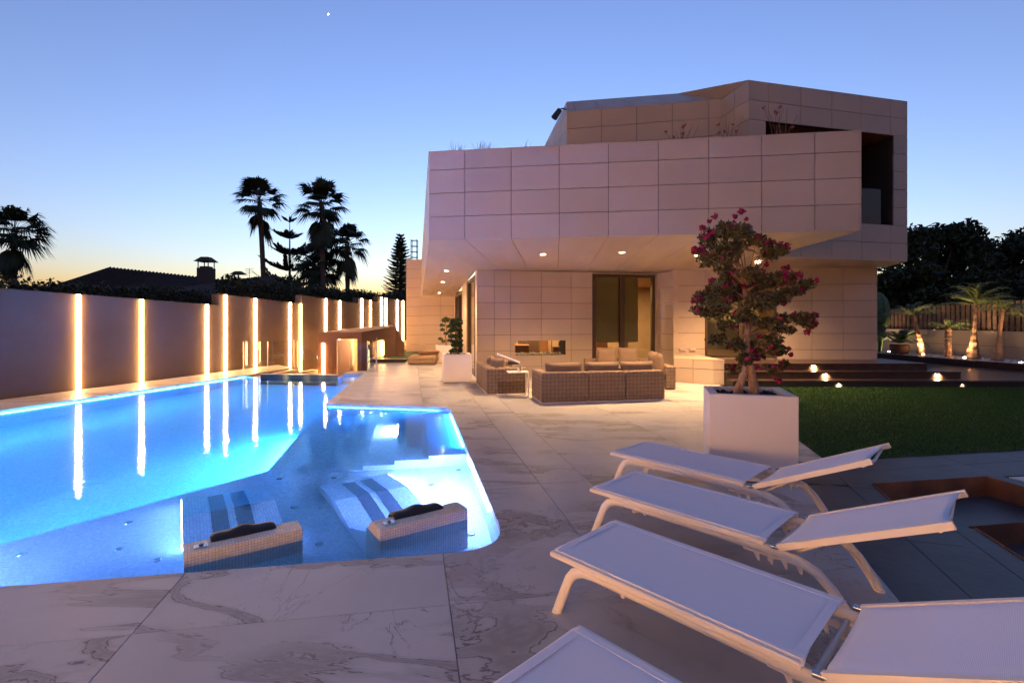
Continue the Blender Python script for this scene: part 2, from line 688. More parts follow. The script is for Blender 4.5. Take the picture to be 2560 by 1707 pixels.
def clad(name, parent, A, B, C, D, us, vs, gap=0.011, t=0.03, holes=(), material='panel', back=0.10, inset=0.16):
    """a clad face: A,B bottom left/right, C,D top right/left seen from outside.
    The backing becomes a part of parent; every panel a sub-part of the backing."""
    A, B, C, D = (Vector(p) for p in (A, B, C, D))
    N = (B - A).cross(D - A).normalized()

    def P(u, v, off):
        return (A * (1 - u) * (1 - v) + B * u * (1 - v) + C * u * v + D * (1 - u) * v) + N * off
    mb = MB()
    iu = min(inset / ((B - A).length + 1e-6), 0.3)
    for (a, b, c, d) in rect_minus((iu, 1 - iu, 0, 1), holes):
        q = [(a, c), (b, c), (b, d), (a, d)]
        mb.add([P(u, v, -t) for u, v in q] + [P(u, v, -t - back) for u, v in q],
               [(0, 1, 2, 3), (7, 6, 5, 4), (1, 0, 4, 5), (2, 1, 5, 6), (3, 2, 6, 7), (0, 3, 7, 4)])
    base = mb.build(name, 'panel_back', parent, world=True)
    lu = ((B - A).length + (C - D).length) / 2
    lv = ((D - A).length + (C - B).length) / 2
    gu, gv = gap / 2 / lu, gap / 2 / lv
    for i in range(len(us) - 1):
        for j in range(len(vs) - 1):
            r = (us[i] + (gu if i else 0), us[i + 1] - (gu if i < len(us) - 2 else 0), vs[j] + (gv if j else 0), vs[j + 1] - (gv if j < len(vs) - 2 else 0))
            rs = rect_minus(r, holes)
            if not rs:
                continue
            m = MB()
            for (a, b, c, d) in rs:
                q = [(a, c), (b, c), (b, d), (a, d)]
                m.add([P(u, v, 0) for u, v in q] + [P(u, v, -t) for u, v in q],
                      [(0, 1, 2, 3), (1, 0, 4, 5), (2, 1, 5, 6), (3, 2, 6, 7), (0, 3, 7, 4)])
            m.build('panel', material, base, world=True)
    return base


def mesh_np(name, verts, faces_per, material, parent=None, world=False):
    """verts (n,3) grouped in faces of faces_per vertices each"""
    n = len(verts)
    off = wloc(parent) if (world and parent is not None) else Vector((0, 0, 0))
    verts = np.asarray(verts, dtype=np.float32) - np.array(off, dtype=np.float32)
    nf = n // faces_per
    me = bpy.data.meshes.new(name)
    me.vertices.add(n)
    me.vertices.foreach_set('co', verts.ravel())
    me.loops.add(n)
    me.loops.foreach_set('vertex_index', np.arange(n, dtype=np.int32))
    me.polygons.add(nf)
    me.polygons.foreach_set('loop_start', np.arange(0, n, faces_per, dtype=np.int32))
    me.polygons.foreach_set('loop_total', np.full(nf, faces_per, dtype=np.int32))
    me.materials.append(MATS[material])
    me.update()
    me.validate()
    o = bpy.data.objects.new(name, me)
    COL.objects.link(o)
    o.parent = parent
    return o


def leaves(blobs, size, seed, shell=0.55, aspect=0.5, flat=0.0):
    """diamond leaves spread through ellipsoid clumps: blobs = [(centre, radii, count)]"""
    g = np.random.default_rng(seed)
    out = []
    for c, r, k in blobs:
        d = g.normal(size=(k, 3))
        d /= np.linalg.norm(d, axis=1)[:, None]
        rad = (shell + (1 - shell) * g.random(k) ** 0.6)[:, None] * (0.85 + 0.3 * g.random((k, 1)))
        p = np.array(c) + d * rad * np.array(r)
        a = g.normal(size=(k, 3))
        a[:, 2] -= flat
        a /= np.linalg.norm(a, axis=1)[:, None]
        b = np.cross(a, g.normal(size=(k, 3)))
        b /= np.linalg.norm(b, axis=1)[:, None] + 1e-9
        s = size * (0.6 + 0.8 * g.random((k, 1)))
        q = np.stack([p - a * s, p + b * s * aspect, p + a * s, p - b * s * aspect], axis=1)
        out.append(q.reshape(-1, 3))
    return np.concatenate(out)

# ================================================================== THE SETTING
WZ = -0.06                       # water level
E1, E2 = (0.987, 0.161), (-0.1987, 0.980)
V1 = (-0.018, 3.465)


def UV(u, v, o=V1):
    return (o[0] + u * E1[0] + v * E2[0], o[1] + u * E1[1] + v * E2[1])


gr = MB().quad((-900, -300, -1.85), (900, -300, -1.85), (900, 1600, -1.85), (-900, 1600, -1.85)).build('ground', 'earth')
tag(gr, 'bare dark earth under and beyond the garden', 'ground', kind='structure')


def fillet(c, d0, d1, r, k=8):
    """arc of points rounding the corner c between unit directions d0 and d1, r along each"""
    a = (c[0] + d0[0] * r, c[1] + d0[1] * r)
    b = (c[0] + d1[0] * r, c[1] + d1[1] * r)
    return [tuple((1 - t) ** 2 * a[i] + 2 * t * (1 - t) * c[i] + t * t * b[i] for i in (0, 1)) for t in (j / k for j in range(k + 1))]


def unit(a, b):
    d = sub(b, a)
    s = math.hypot(*d)
    return (d[0] / s, d[1] / s)


V0, V2, V3 = (-10.74, 1.717), (-1.13, 8.95), (-3.50, 9.35)
ARC1 = fillet(V1, (-E1[0], -E1[1]), unit(V1, V2), 0.42)
ARC2 = fillet(V2, unit(V2, V1), unit(V2, V3), 0.16, 5)
POOL = [V0] + ARC1 + ARC2 + [V3, (-4.31, 14.46), (-4.93, 14.50), (-4.78, 13.66), (-7.0, 13.86), (-7.48, 14.08)]

# ---- marble terrace: every slab is a part of it
terrace = MB()
PIECES = [
    ('A', [(-13, -3), (0.39, -3), (2.52, 3.88), (-13, 1.349)]),
    ('B1', [V1, (2.52, 3.88), (3.05, 5.559), (-0.41, 5.40)]),
    ('B2', [(-0.41, 5.40), (3.52, 5.58), (4.95, 11.50), (5.05, 14.6), (-2.275, 14.6)]),
    ('C1', [V2, (-2.94, 17.9), (-4.85, 17.9), (-4.31, 14.46), V3]),
    ('B3', [(-2.275, 14.6), (-1.1, 14.6), (-1.7, 17.9), (-2.94, 17.9)]),
    ('C2', [(-4.0, 17.9), (-1.7, 17.9), (-2.5, 23.0), (-4.0, 23.0)]),
    ('D', [(-10.74, 1.717), (-7.48, 14.08), (-7.10, 16.15), (-8.05, 17.10), (-12.3, 1.46)]),
    ('E', [(-4.93, 14.5), (-4.31, 14.46), (-4.41, 15.1), (-4.93, 15.1)]),
]
for nm, pc in PIECES:
    cx, cyy = sum(p[0] for p in pc) / len(pc), sum(p[1] for p in pc) / len(pc)
    terrace.prism([(cx + (p[0] - cx) * 0.992, cyy + (p[1] - cyy) * 0.992) for p in pc], -0.046, -0.014)
terrace = terrace.build('terrace', 'grout')
tag(terrace, 'terrace of large white veined marble slabs round the pool', 'terrace', kind='structure')
ARR = {
    'A': ([-14 + 0.34, -11.66, -10.06, -8.46, -6.86, -5.26, -3.66, -2.06, -0.46, 1.14, 2.74, 4.4], [-7, -3.82, -2.22, -0.62, 1.2]),
    'B1': ([-1, 0.55, 1.04, 2.64, 4.5], [-1, 1.3, 4.5]),
    'B2': ([-1, 0.55, 1.04, 2.64, 4.24, 5.84, 7.5], [0, 1.3, 4.5, 7.7, 12]),
    'C1': ([-4, -2.06, -0.46, 1.2], [4, 7.7, 10.9, 15.5]),
    'B3': ([-1, 0.55, 1.04, 2.64], [9, 13.0, 16]),
    'C2': ([-1.5, 0.55, 2.64], [13, 16.2, 22]),
    'E': ([-4, 4], [8, 14]),
}
GAP = 0.005
for nm, pc in PIECES:
    if nm == 'D':
        o, a1 = (-10.74, 1.717), unit((-10.74, 1.717), (-7.48, 14.08))
        a2 = (-a1[1], a1[0])
        us, vs = [0.3 * 0 - 0.5] + [1.1 + 1.6 * k for k in range(11)], [-0.6, 4]
    else:
        o, a1, a2 = V1, E1, E2
        us, vs = ARR[nm]
    for i in range(len(us) - 1):
        for j in range(len(vs) - 1):
            q = [(o[0] + u * a1[0] + v * a2[0], o[1] + u * a1[1] + v * a2[1]) for u, v in
                 ((us[i] + GAP / 2, vs[j] + GAP / 2), (us[i + 1] - GAP / 2, vs[j] + GAP / 2), (us[i + 1] - GAP / 2, vs[j + 1] - GAP / 2), (us[i] + GAP / 2, vs[j + 1] - GAP / 2))]
            q = clip_convex(q, pc)
            if area(q) < 0.02:
                continue
            MB().prism(q, -0.05, 0.0).build('slab', 'marble', terrace)
for arc, c in ((ARC1, V1), (ARC2, V2)):
    m = MB()
    vs = [c] + arc
    m.add([(p[0], p[1], -0.001) for p in vs] + [(p[0], p[1], -0.05) for p in vs],
          [(0, k + 1, k) for k in range(1, len(vs) - 1)] + [(k, k + 1, len(vs) + k + 1, len(vs) + k) for k in range(1, len(vs) - 1)])
    m.build('coping_corner', 'marble', terrace)

# ---- pool basin
basin = MB()
k = len(POOL)
DEEP = -1.45
for i in range(k):
    a, b = POOL[i], POOL[(i + 1) % k]
    if (a, b) == ((-4.78, 13.66), (-7.0, 13.86)):
        continue
    basin.quad((*b, -0.05), (*a, -0.05), (*a, DEEP), (*b, DEEP))
basin.prism(POOL, DEEP - 0.15, DEEP, side=False, bottom=False)
basin = basin.build('pool_basin', 'mosaic_pool')
tag(basin, 'pale mosaic basin of the swimming pool', 'pool', kind='structure')
SHELF = [(-5.09, 2.64)] + ARC1 + [(-0.56, 6.16), (-1.78, 5.94), (-2.91, 5.92)]
MB().prism(SHELF, DEEP, -0.60).build('shelf', 'mosaic_pool', basin)
W0 = (-0.56, 6.16)
OFF = [0, 0.46, 0.87, 1.24, 1.63, 2.02, 2.42]
for i, z in enumerate((-0.13, -0.28, -0.43, -0.58, -0.73, -0.88)):
    q = [UV(-OFF[i + 1], 0, W0), UV(-OFF[i], 0, W0), UV(-OFF[i], 4, W0), UV(-OFF[i + 1], 4, W0)]
    q = clip(q, V2, (-0.166, -0.986))
    MB().prism(q, DEEP, z).build('step', 'mosaic_pool', basin)
water = MB().prism(POOL, WZ, WZ, side=False, bottom=False).build('water', 'pool_water')
tag(water, 'still blue lit water of the swimming pool', 'water', kind='structure')

# ---- glass weir at the far end and the sunken court behind it
weir = empty('pool_weir', (-5.9, 13.76, -1.4), 0, 'low dark glass weir across the far end of the pool', 'weir')
wa, wb = (-4.78, 13.66), (-7.0, 13.86)
d = unit(wb, wa)
nrm = (-d[1], d[0])
MB().quad((*wb, -1.44), (*wa, -1.44), (*wa, .035), (*wb, .035)).build('pane', 'weir_glass', weir, True)
MB().prism([wb, wa, (wa[0] + nrm[0] * 0.055, wa[1] + nrm[1] * 0.055), (wb[0] + nrm[0] * 0.055, wb[1] + nrm[1] * 0.055)], 0.035, 0.05).build('rim', 'rail_steel', weir, True)
court = MB()
court.prism([(-8.2, 13.95), (-4.45, 13.95), (-4.45, 20.5), (-8.2, 20.5)], -1.6, -1.40)
court.prism([(-4.42, 15.1), (-4.30, 15.1), (-4.74, 17.9), (-4.86, 17.9)], -1.6, -0.051)
court.prism([(-4.95, 14.52), (-4.32, 14.48), (-4.32, 14.9), (-4.95, 14.9)], -1.6, -0.052)
court.prism([(-7.3, 14.15), (-7.12, 14.1), (-6.9, 16.1), (-7.1, 16.2)], -1.6, -0.053)
court = court.build('sunken_court', 'render_pale')
tag(court, 'sunken court below the terrace behind the pool', 'court', kind='structure')
for i in range(8):        # stair down along the wall
    MB().prism([(-7.1 + 0.24 * i, 16.3 + 0.04 * i), (-6.86 + 0.24 * i, 16.3 + 0.04 * i), (-6.7 + 0.24 * i, 17.2), (-6.95 + 0.24 * i, 17.2)], -1.4, -0.17 - 0.155 * i).build('step', 'render_pale', court)

# ---- slate paving on the right, with the sunken corten-lined beds
slate = MB()
HA, HB, HC, HD, HE, HF = (3.47, 4.80), (4.78, 5.02), (3.16, 3.90), (3.53, 3.80), (5.2, 2.55), (3.19, 2.55)
SL_OUT = [((0.39, -3), (2.52, 3.88), (3.05, 5.60), (3.52, 5.58), (3.47, 4.80), HC, HF, (2.0, -3)),
          ((3.52, 5.58), (6.23, 6.06), (9.5, 6.72), (9.5, 5.8), HB, HA),
          (HC, HD, HF),
          ((4.78, 5.02), (9.5, 5.8), (9.5, -3), (5.6, -3), HE),
          ((2.0, -3), HF, HE, (5.6, -3))]
pits = MB()
for pc in SL_OUT:
    pits.prism(list(pc), -0.06, -0.016)
path = pits.build('path', 'dark_wall')
tag(path, 'dark grey slate paving beside the lawn and loungers', 'paving', kind='structure')
s1, s2 = (0.295, 0.955), (0.955, -0.295)
so = (2.17, 2.77)


def slate_tiles(pc, o, a1, a2, us, vs):
    for i in range(len(us) - 1):
        for j in range(len(vs) - 1):
            q = [(o[0] + u * a1[0] + v * a2[0], o[1] + u * a1[1] + v * a2[1]) for u, v in
                 ((us[i] + 0.003, vs[j] + 0.003), (us[i + 1] - 0.003, vs[j] + 0.003), (us[i + 1] - 0.003, vs[j + 1] - 0.003), (us[i] + 0.003, vs[j + 1] - 0.003))]
            q = clip_convex(q, pc)
            if area(q) > 0.01:
                MB().prism(q, -0.055, -0.006).build('slate_tile', 'slate', path)


for pc in ([(0.39, -3), (2.0, -3), HF, (2.108, 2.55)], [(2.108, 2.55), HF, HC, (2.526, 3.90)], [(2.526, 3.90), HC, HA, (2.805, 4.80)], [(2.805, 4.80), HA, (3.52, 5.58), (3.05, 5.60)]):
    slate_tiles(pc, so, s1, s2, [-6.2, -5, -3.8, -2.6, -1.4, -0.2, 1.0, 2.2, 3.4, 4.6], [-0.3, 0.42, 0.84, 1.26, 1.7, 2.2])
t1 = unit((3.52, 5.58), (6.23, 6.06))
slate_tiles([(3.52, 5.58), (9.5, 6.72), (9.5, 5.8), HB, HA], (3.52, 5.58), t1, (t1[1], -t1[0]), [-0.5, 0.55, 1.45, 2.35, 3.25, 4.15, 5.05, 6.5], [-0.2, 0.36, 1.4])
slate_tiles([HC, HD, HF], so, s1, s2, [-3, 3], [0.42, 0.84, 2])
slate_tiles([(4.78, 5.02), (4.98, 5.05), (5.42, 2.55), HE], (4.78, 5.02), unit(HB, HE), (0.98, 0.16), [0, 0.8, 1.6, 2.6], [-0.2, 0.6])
# sunken bed floors and corten linings
bed = MB()
bed.prism([HA, HB, (4.92, 4.42), (3.9, 4.25), HD, HC], -0.24, -0.18)
bed.prism([(3.9, 4.25), (4.92, 4.42), HE, HF, HD], -0.42, -0.36)
bed = bed.build('sunken_bed', 'slate')
tag(bed, 'stepped sunken bed of dark slate lined with rusty steel', 'garden bed', kind='structure')


def corten(a, b, z0, z1):
    d = unit(a, b)
    n_ = (-d[1] * 0.012, d[0] * 0.012)
    MB().prism([a, b, (b[0] + n_[0], b[1] + n_[1]), (a[0] + n_[0], a[1] + n_[1])], z0, z1).build('corten_plate', 'corten', bed)


MIDT = lerp(HA, HB, 0.55)
corten(MIDT, HA, -0.18, 0.012)
corten(HB, (MIDT[0] + 0.004, MIDT[1]), -0.18, 0.012)
corten(HE, HB, -0.36, 0.012)
corten((4.92, 4.42), (3.9, 4.25), -0.36, -0.172)
corten(HA, HC, -0.18, 0.004)
corten(HD, HF, -0.36, 0.004)
# white pebbles beyond the rim
g = np.random.default_rng(4)
peb = MB()
peb.prism([(5.02, 5.03), (6.6, 5.25), (6.6, 3.2), (5.4, 3.2)], -0.015, -0.004)
for i in range(240):
    x, y = 5.05 + g.random() * 1.4, 3.3 + g.random() * 1.75
    if x < 5.06 + (5.05 - y) * 0.19:
        continue
    peb.ball((x, y, 0.005 + 0.03 * g.random()), 0.028 + 0.03 * g.random(), 7, 5, (1, 0.8, 0.6))
peb = peb.build('pebble_bed', 'pebble')
tag(peb, 'white pebbles in the bed beside the slate rim', 'pebbles', kind='stuff')

# ---- lawn
LAWN = [(3.52, 5.58), (6.23, 6.06), (14.5, 7.6), (14.5, 11.46), (4.95, 11.46)]
lawn = MB().prism(LAWN, -0.10, 0.0).build('lawn', 'lawn_soil')
tag(lawn, 'short dark green lawn in front of the wooden steps', 'lawn', kind='structure')
g = np.random.default_rng(7)
N = 150000
px = 3.5 + g.random(N) * 9.0
py = 5.5 + g.random(N) * 6.0
keep = np.ones(N, bool)
for i in range(5):
    a, b = LAWN[i], LAWN[(i + 1) % 5]
    keep &= ((b[0] - a[0]) * (py - a[1]) - (b[1] - a[1]) * (px - a[0])) > 0
px, py = px[keep], py[keep]
n_ = len(px)
h = 0.022 + 0.022 * g.random(n_)
an = g.random(n_) * 6.283
w_ = 0.004 + 0.003 * g.random(n_)
lx, ly = (g.random(n_) - 0.5) * 0.03, (g.random(n_) - 0.5) * 0.03
tri = np.stack([np.stack([px - np.cos(an) * w_, py - np.sin(an) * w_, np.zeros(n_)], 1),
                np.stack([px + np.cos(an) * w_, py + np.sin(an) * w_, np.zeros(n_)], 1),
                np.stack([px + lx, py + ly, h], 1)], 1).reshape(-1, 3)
go = mesh_np('grass', tri, 3, 'grass_blade')
tag(go, 'mown dark green blades of the lawn', 'grass', kind='stuff')

# ---- dark timber steps and deck on the right
steps = MB()
steps.prism([(5.09, 11.48), (20, 11.40), (20, 24), (5.09, 24)], -0.2, 0.128)
steps = steps.build('deck_steps', 'dark_wall')
tag(steps, 'three dark wooden steps and deck in front of the house', 'steps', kind='structure')


for lv, (y0, y1, xr, z) in enumerate(((11.47, 18.3, 14.2, 0.16), (11.80, 13.6, 10.65, 0.33), (12.09, 13.6, 10.09, 0.50))):
    nb = 0
    y = y0
    while y < y1 - 0.01:
        wd = 0.145
        if lv < 2 and y > (11.80, 12.09)[lv] + 0.2 and lv == 1:
            break
        x0 = 5.10 if y < (11.80, 12.09, 99)[lv] + 0.3 else (10.40 if lv == 0 else 5.10)
        yy1 = min(y + wd - 0.004, y1)
        xe = xr if lv else 13.9 - (yy1 - 13.55) * 0.19
        MB().box(((x0 + xe) / 2, (y + yy1) / 2, z - 0.0125), (xe - x0, yy1 - y, 0.025)).build('board', 'deck_wood', steps)
        y += wd
    ztop = z - 0.026
    xe = xr if lv else 14.6
    MB().box(((5.10 + xe) / 2, y0 + 0.030, (ztop + z - 0.17) / 2), (xe - 5.10, 0.022, 0.142)).build('riser', 'deck_wood', steps)
    if lv:
        MB().box((xe - 0.010, (y0 + 13.0) / 2, (ztop + z - 0.17) / 2), (0.022, 13.0 - y0 - 0.06, 0.142)).build('riser', 'deck_wood', steps)
        MB().prism([(5.10, y0 + 0.06), (xe - 0.05, y0 + 0.06), (xe - 0.05, 13.0), (5.10, 13.0)], z - 0.2, z - 0.03).build('carcass', 'dark_wall', steps)
# ------------------------------------------------------------------ step lights
STEP_LIGHTS = [(7.34, 12.09, 0.42, 'topmost of the three on the left'), (7.44, 11.80, 0.25, 'middle of the three on the left'), (7.53, 11.47, 0.07, 'lowest of the three on the left'),
               (10.10, 11.80, 0.25, 'upper of the two on the right'), (10.36, 11.47, 0.07, 'lower of the two on the right')]
for x, y, z, w in STEP_LIGHTS:
    o = empty('step_light', (x, y + 0.012, z), 0, 'small round bright step light in dark riser, ' + w, 'step light', 'lights set in the wooden step risers')
    MB().tube([(0, 0.004, 0), (0, -0.008, 0)], 0.030, 16).build('bezel', 'steel', o)
    MB().disc((0, -0.010, 0), 0.024, 16, (0, -1, 0)).build('lens', 'led_step', o)
    ld = bpy.data.lights.new('step_light_beam', 'SPOT')
    ld.energy = (7.0) * LK
    ld.color = (1.0, 0.66, 0.32)
    ld.spot_size = R(150)
    ld.spot_blend = 0.8
    ld.shadow_soft_size = 0.02
    lo = bpy.data.objects.new('beam', ld)
    COL.objects.link(lo)
    lo.parent = o
    lo.location = (0, -0.03, 0)
    lo.rotation_euler = (R(60), 0, 0)

# ================================================================== THE HOUSE
house = empty('house', (2.0, 13.0, 0), 0, 'modern pale panel-clad villa with cantilevered upper floor', 'house')
PH = 0.435


def rows(n, lo=0.0):
    return [i / n for i in range(n + 1)]


# upper box: front, left side
us = [0, .0922, .2095, .3272, .4446, .5606, .6743, .7901, .9035, 1]
bl, br = (-1.55, 9.30), (5.78, 8.24)
vsb = [0, .2636, .5273, .7909, 1]
clad('upper_front', house, (*bl, 3.05), (*br, 3.05), (*br, 4.70), (*bl, 4.70), us, vsb)
fl = (-4.15, 22.9)
clad('upper_side', house, (*fl, 2.61), (*bl, 3.05), (*bl, 4.70), (*fl, 4.29), [i / 14 for i in range(15)], vsb)
clad('upper_end', house, (*br, 3.05), (5.72, 11.3, 3.05), (5.72, 11.3, 4.70), (*br, 4.70), [0, .33, .66, 1], vsb)
MB().add([(*bl, 4.62), (*br, 4.62), (5.6, 13, 4.62), (4.4, 23, 4.3), (*fl, 4.25)], [(0, 1, 2, 3, 4)]).build('roof_terrace', 'panel_back', house, True)
# slim metal capping along the parapet
for a, b in (((*bl, 4.705), (*br, 4.705)), ((*fl, 4.295), (*bl, 4.705))):
    d = unit(a, b)
    n_ = (-d[1], d[0])
    MB().add([(a[0] - n_[0] * .006, a[1] - n_[1] * .006, a[2]), (b[0] - n_[0] * .006, b[1] - n_[1] * .006, b[2]), (b[0] + n_[0] * .2, b[1] + n_[1] * .2, b[2]), (a[0] + n_[0] * .2, a[1] + n_[1] * .2, a[2]),
              (a[0] - n_[0] * .006, a[1] - n_[1] * .006, a[2] - .02), (b[0] - n_[0] * .006, b[1] - n_[1] * .006, b[2] - .02)], [(0, 1, 2, 3), (4, 5, 1, 0)]).build('parapet_cap', 'panel', house, True)
# soffits (seen from below, so corners run the other way)
Q0, Q1 = (-0.94, 13.28, 2.885), (5.70, 13.55, 2.90)
clad('soffit_front', house, Q0, Q1, (*br, 3.05), (*bl, 3.05), us, [0, 1], gap=0.010)
R1, R0 = (-2.66, 22.9, 2.61), (*fl, 2.61)
clad('soffit_left', house, R0, R1, Q0, (*bl, 3.05), [0, .3, .65, 1], [0, .45, 1], gap=0.010)
MB().quad((-0.94, 13.2, 2.90), (5.9, 13.4, 2.92), (5.9, 15, 2.92), (-0.94, 15, 2.90)).build('soffit_back', 'panel', house, True)
clad('soffit_right', house, (5.70, 13.60, 2.92), (9.9, 13.2, 2.94), (9.66, 12.17, 2.98), (5.45, 11.10, 2.98), [0, .25, .5, .75, 1], [0, 1], gap=0.010)

# ground floor: fireplace wall with glass door
fa, fb = (-0.94, 13.28), (4.20, 14.41)
r7 = [max(0, (2.885 - PH * k) / 2.885) for k in (6.632, 6, 5, 4, 3, 2, 1, 0)]
FU0, FU1, FZ0, FZ1 = .1996, .4725, .585, .985
DU0, DU1 = .6221, .985
clad('fireplace_wall', house, (*fa, 0), (*fb, 0), (*fb, 2.885), (*fa, 2.885), [0, .0907, .1753, .3403, .5032, .6221, .985, 1], r7,
     holes=[(FU0, FU1, FZ0 / 2.885, FZ1 / 2.885), (DU0, DU1, -0.1, 2.84 / 2.885)])
ja = (4.44, 13.69)
clad('return_wall', house, (*fb, 0), (*ja, 0), (*ja, 2.90), (*fb, 2.89), [0, 1], r7)
rb = (9.62, 13.12)
r8 = [max(0, (2.93 - PH * k) / 2.93) for k in (6.736, 6, 5, 4, 3, 2, 1, 0)]
clad('right_wall', house, (*ja, 0), (*rb, 0), (*rb, 2.94), (*ja, 2.92), [0, .1613, .34, .5159, .6893, .8391, 1], r8,
     holes=[(.1613, .5159, .53 / 2.93, 2.50 / 2.93)])
clad('right_end_wall', house, (*rb, 0), (10.6, 20.0, 0), (10.6, 20.0, 2.94), (*rb, 2.94), [i / 6 for i in range(7)], r8)
# left side: column, glazed bays
w0, w1 = (-0.94, 13.28), (-2.66, 22.9)


def wl_(Y):
    t = (Y - w0[1]) / (w1[1] - w0[1])
    return (w0[0] + (w1[0] - w0[0]) * t, Y)


def wz(Y):
    return 2.885 + (2.61 - 2.885) * (Y - 13.28) / (22.9 - 13.28)


for Ya, Yb in ((13.67, 13.28), (18.2, 16.2), (22.9, 22.0)):
    clad('side_pier', house, (*wl_(Ya), 0), (*wl_(Yb), 0), (*wl_(Yb), wz(Yb)), (*wl_(Ya), wz(Ya)), [0, 1], r7)
fin_a, fin_b = (-4.86, 22.9), (-2.66, 22.9)
rf = [max(0, (4.29 - .433 * k) / 4.29) for k in (9.907, 9, 8, 7, 6, 5, 4, 3, 2, 1, 0)]
clad('fin_wall', house, (*fin_a, 0), (-4.14, 22.9, 0), (-4.14, 22.9, 4.29), (*fin_a, 4.29), [0, 1], rf)
rf2 = [max(0, (2.56 - .433 * k) / 2.56) for k in (5.912, 5, 4, 3, 2, 1, 0)]
clad('recess_wall', house, (-4.14, 22.9, 0), (*fin_b, 0), (*fin_b, 2.6), (-4.14, 22.9, 2.6), [0, .58, 1], rf2)


def glazed_bay(nm, a, b, z0, z1, mull, fw=0.07, blind_to=None, n_side=1):
    """frame, mullions and panes of a glazed opening between plan points a and b"""
    o = MB()
    d = unit(a, b)
    L = math.hypot(b[0] - a[0], b[1] - a[1])
    ang = math.atan2(d[1], d[0])

    def at(t, z, dn=0.0):
        return (a[0] + d[0] * t - d[1] * dn, a[1] + d[1] * t + d[0] * dn, z)
    for t, w in [(fw / 2, fw), (L - fw / 2, fw)] + [(m_ * L, fw * 1.5) for m_ in mull]:
        o.box(at(t, (z0 + z1) / 2, 0.03), (w, 0.10, z1 - z0), ang)
    for z in (z0 + 0.03, z1 - 0.04):
        o.box(at(L / 2, z, 0.033), (L - 2 * fw, 0.09, 0.06 if z < 1 else 0.08), ang)
    fr = o.build(nm, 'bronze_frame', house, True)
    ts = [fw] + [m_ * L for m_ in mull] + [L - fw]
    for i in range(len(ts) - 1):
        p = MB()
        p.add([at(ts[i], z0 + .06, 0.045), at(ts[i + 1], z0 + .06, 0.045), at(ts[i + 1], z1 - .08, 0.045), at(ts[i], z1 - .08, 0.045)], [(0, 1, 2, 3)])
        p.build('pane', 'door_glass', fr, True)
        if blind_to is not None:
            p = MB()
            t1 = ts[i + 1] if i == 0 or len(ts) < 3 else ts[i] + (ts[i + 1] - ts[i]) * 0.6
            p.add([at(ts[i] + .01, blind_to, 0.13), at(t1, blind_to, 0.13), at(t1, z1, 0.13), at(ts[i] + .01, z1, 0.13)], [(0, 1, 2, 3)])
            p.box(at((ts[i] + t1) / 2, blind_to, 0.13), (t1 - ts[i] - .02, .02, .025), ang)
            p.build('roller_blind', 'blind', fr, True)
    return fr


da, db = lerp(fa, fb, DU0), lerp(fa, fb, DU1)
glazed_bay('sliding_door', da, db, 0.0, 2.84, [0.47], 0.09, blind_to=0.92)
wa_, wb_ = lerp(ja, rb, .1613), lerp(ja, rb, .5159)
glazed_bay('window', wa_, wb_, 0.53, 2.50, [0.5], 0.06, blind_to=0.75)
glazed_bay('side_glazing', wl_(16.2), wl_(13.67), 0.0, 2.78, [0.12], 0.10)
glazed_bay('side_glazing', wl_(22.0), wl_(18.2), 0.0, 2.60, [0.5], 0.10)

# fireplace let into the wall
fo = MB()
d = unit(fa, fb)
nn = (-d[1], d[0])
fp0, fp1 = lerp(fa, fb, FU0), lerp(fa, fb, FU1)
back = 0.55


def fpt(p, dn, z):
    return (p[0] + nn[0] * dn, p[1] + nn[1] * dn, z)


fo.quad(fpt(fp0, -.002, FZ0), fpt(fp1, -.002, FZ0), fpt(fp1, back, FZ0), fpt(fp0, back, FZ0))
fo.quad(fpt(fp0, -.002, FZ1), fpt(fp0, back, FZ1), fpt(fp1, back, FZ1), fpt(fp1, -.002, FZ1))
fo.quad(fpt(fp0, -.002, FZ0), fpt(fp0, back, FZ0), fpt(fp0, back, FZ1), fpt(fp0, -.002, FZ1))
fo.quad(fpt(fp1, back, FZ0), fpt(fp1, -.002, FZ0), fpt(fp1, -.002, FZ1), fpt(fp1, back, FZ1))
fire = fo.build('fireplace', 'dark_metal', house, True)
g = np.random.default_rng(5)
pb = MB()
for i in range(90):
    t, dn = g.random(), 0.06 + 0.42 * g.random()
    p = lerp(fp0, fp1, 0.02 + 0.96 * t)
    pb.ball(fpt(p, dn, FZ0 + 0.02 + 0.02 * g.random()), 0.02 + 0.014 * g.random(), 7, 5, (1, 1, .7))
pb = pb.build('pebbles', 'pebble', fire, True)
pb['kind'] = 'stuff'
MB().quad(fpt(fp0, .02, FZ0), fpt(fp1, .02, FZ0), fpt(fp1, .02, FZ1), fpt(fp0, .02, FZ1)).build('pane', 'door_glass', fire, True)

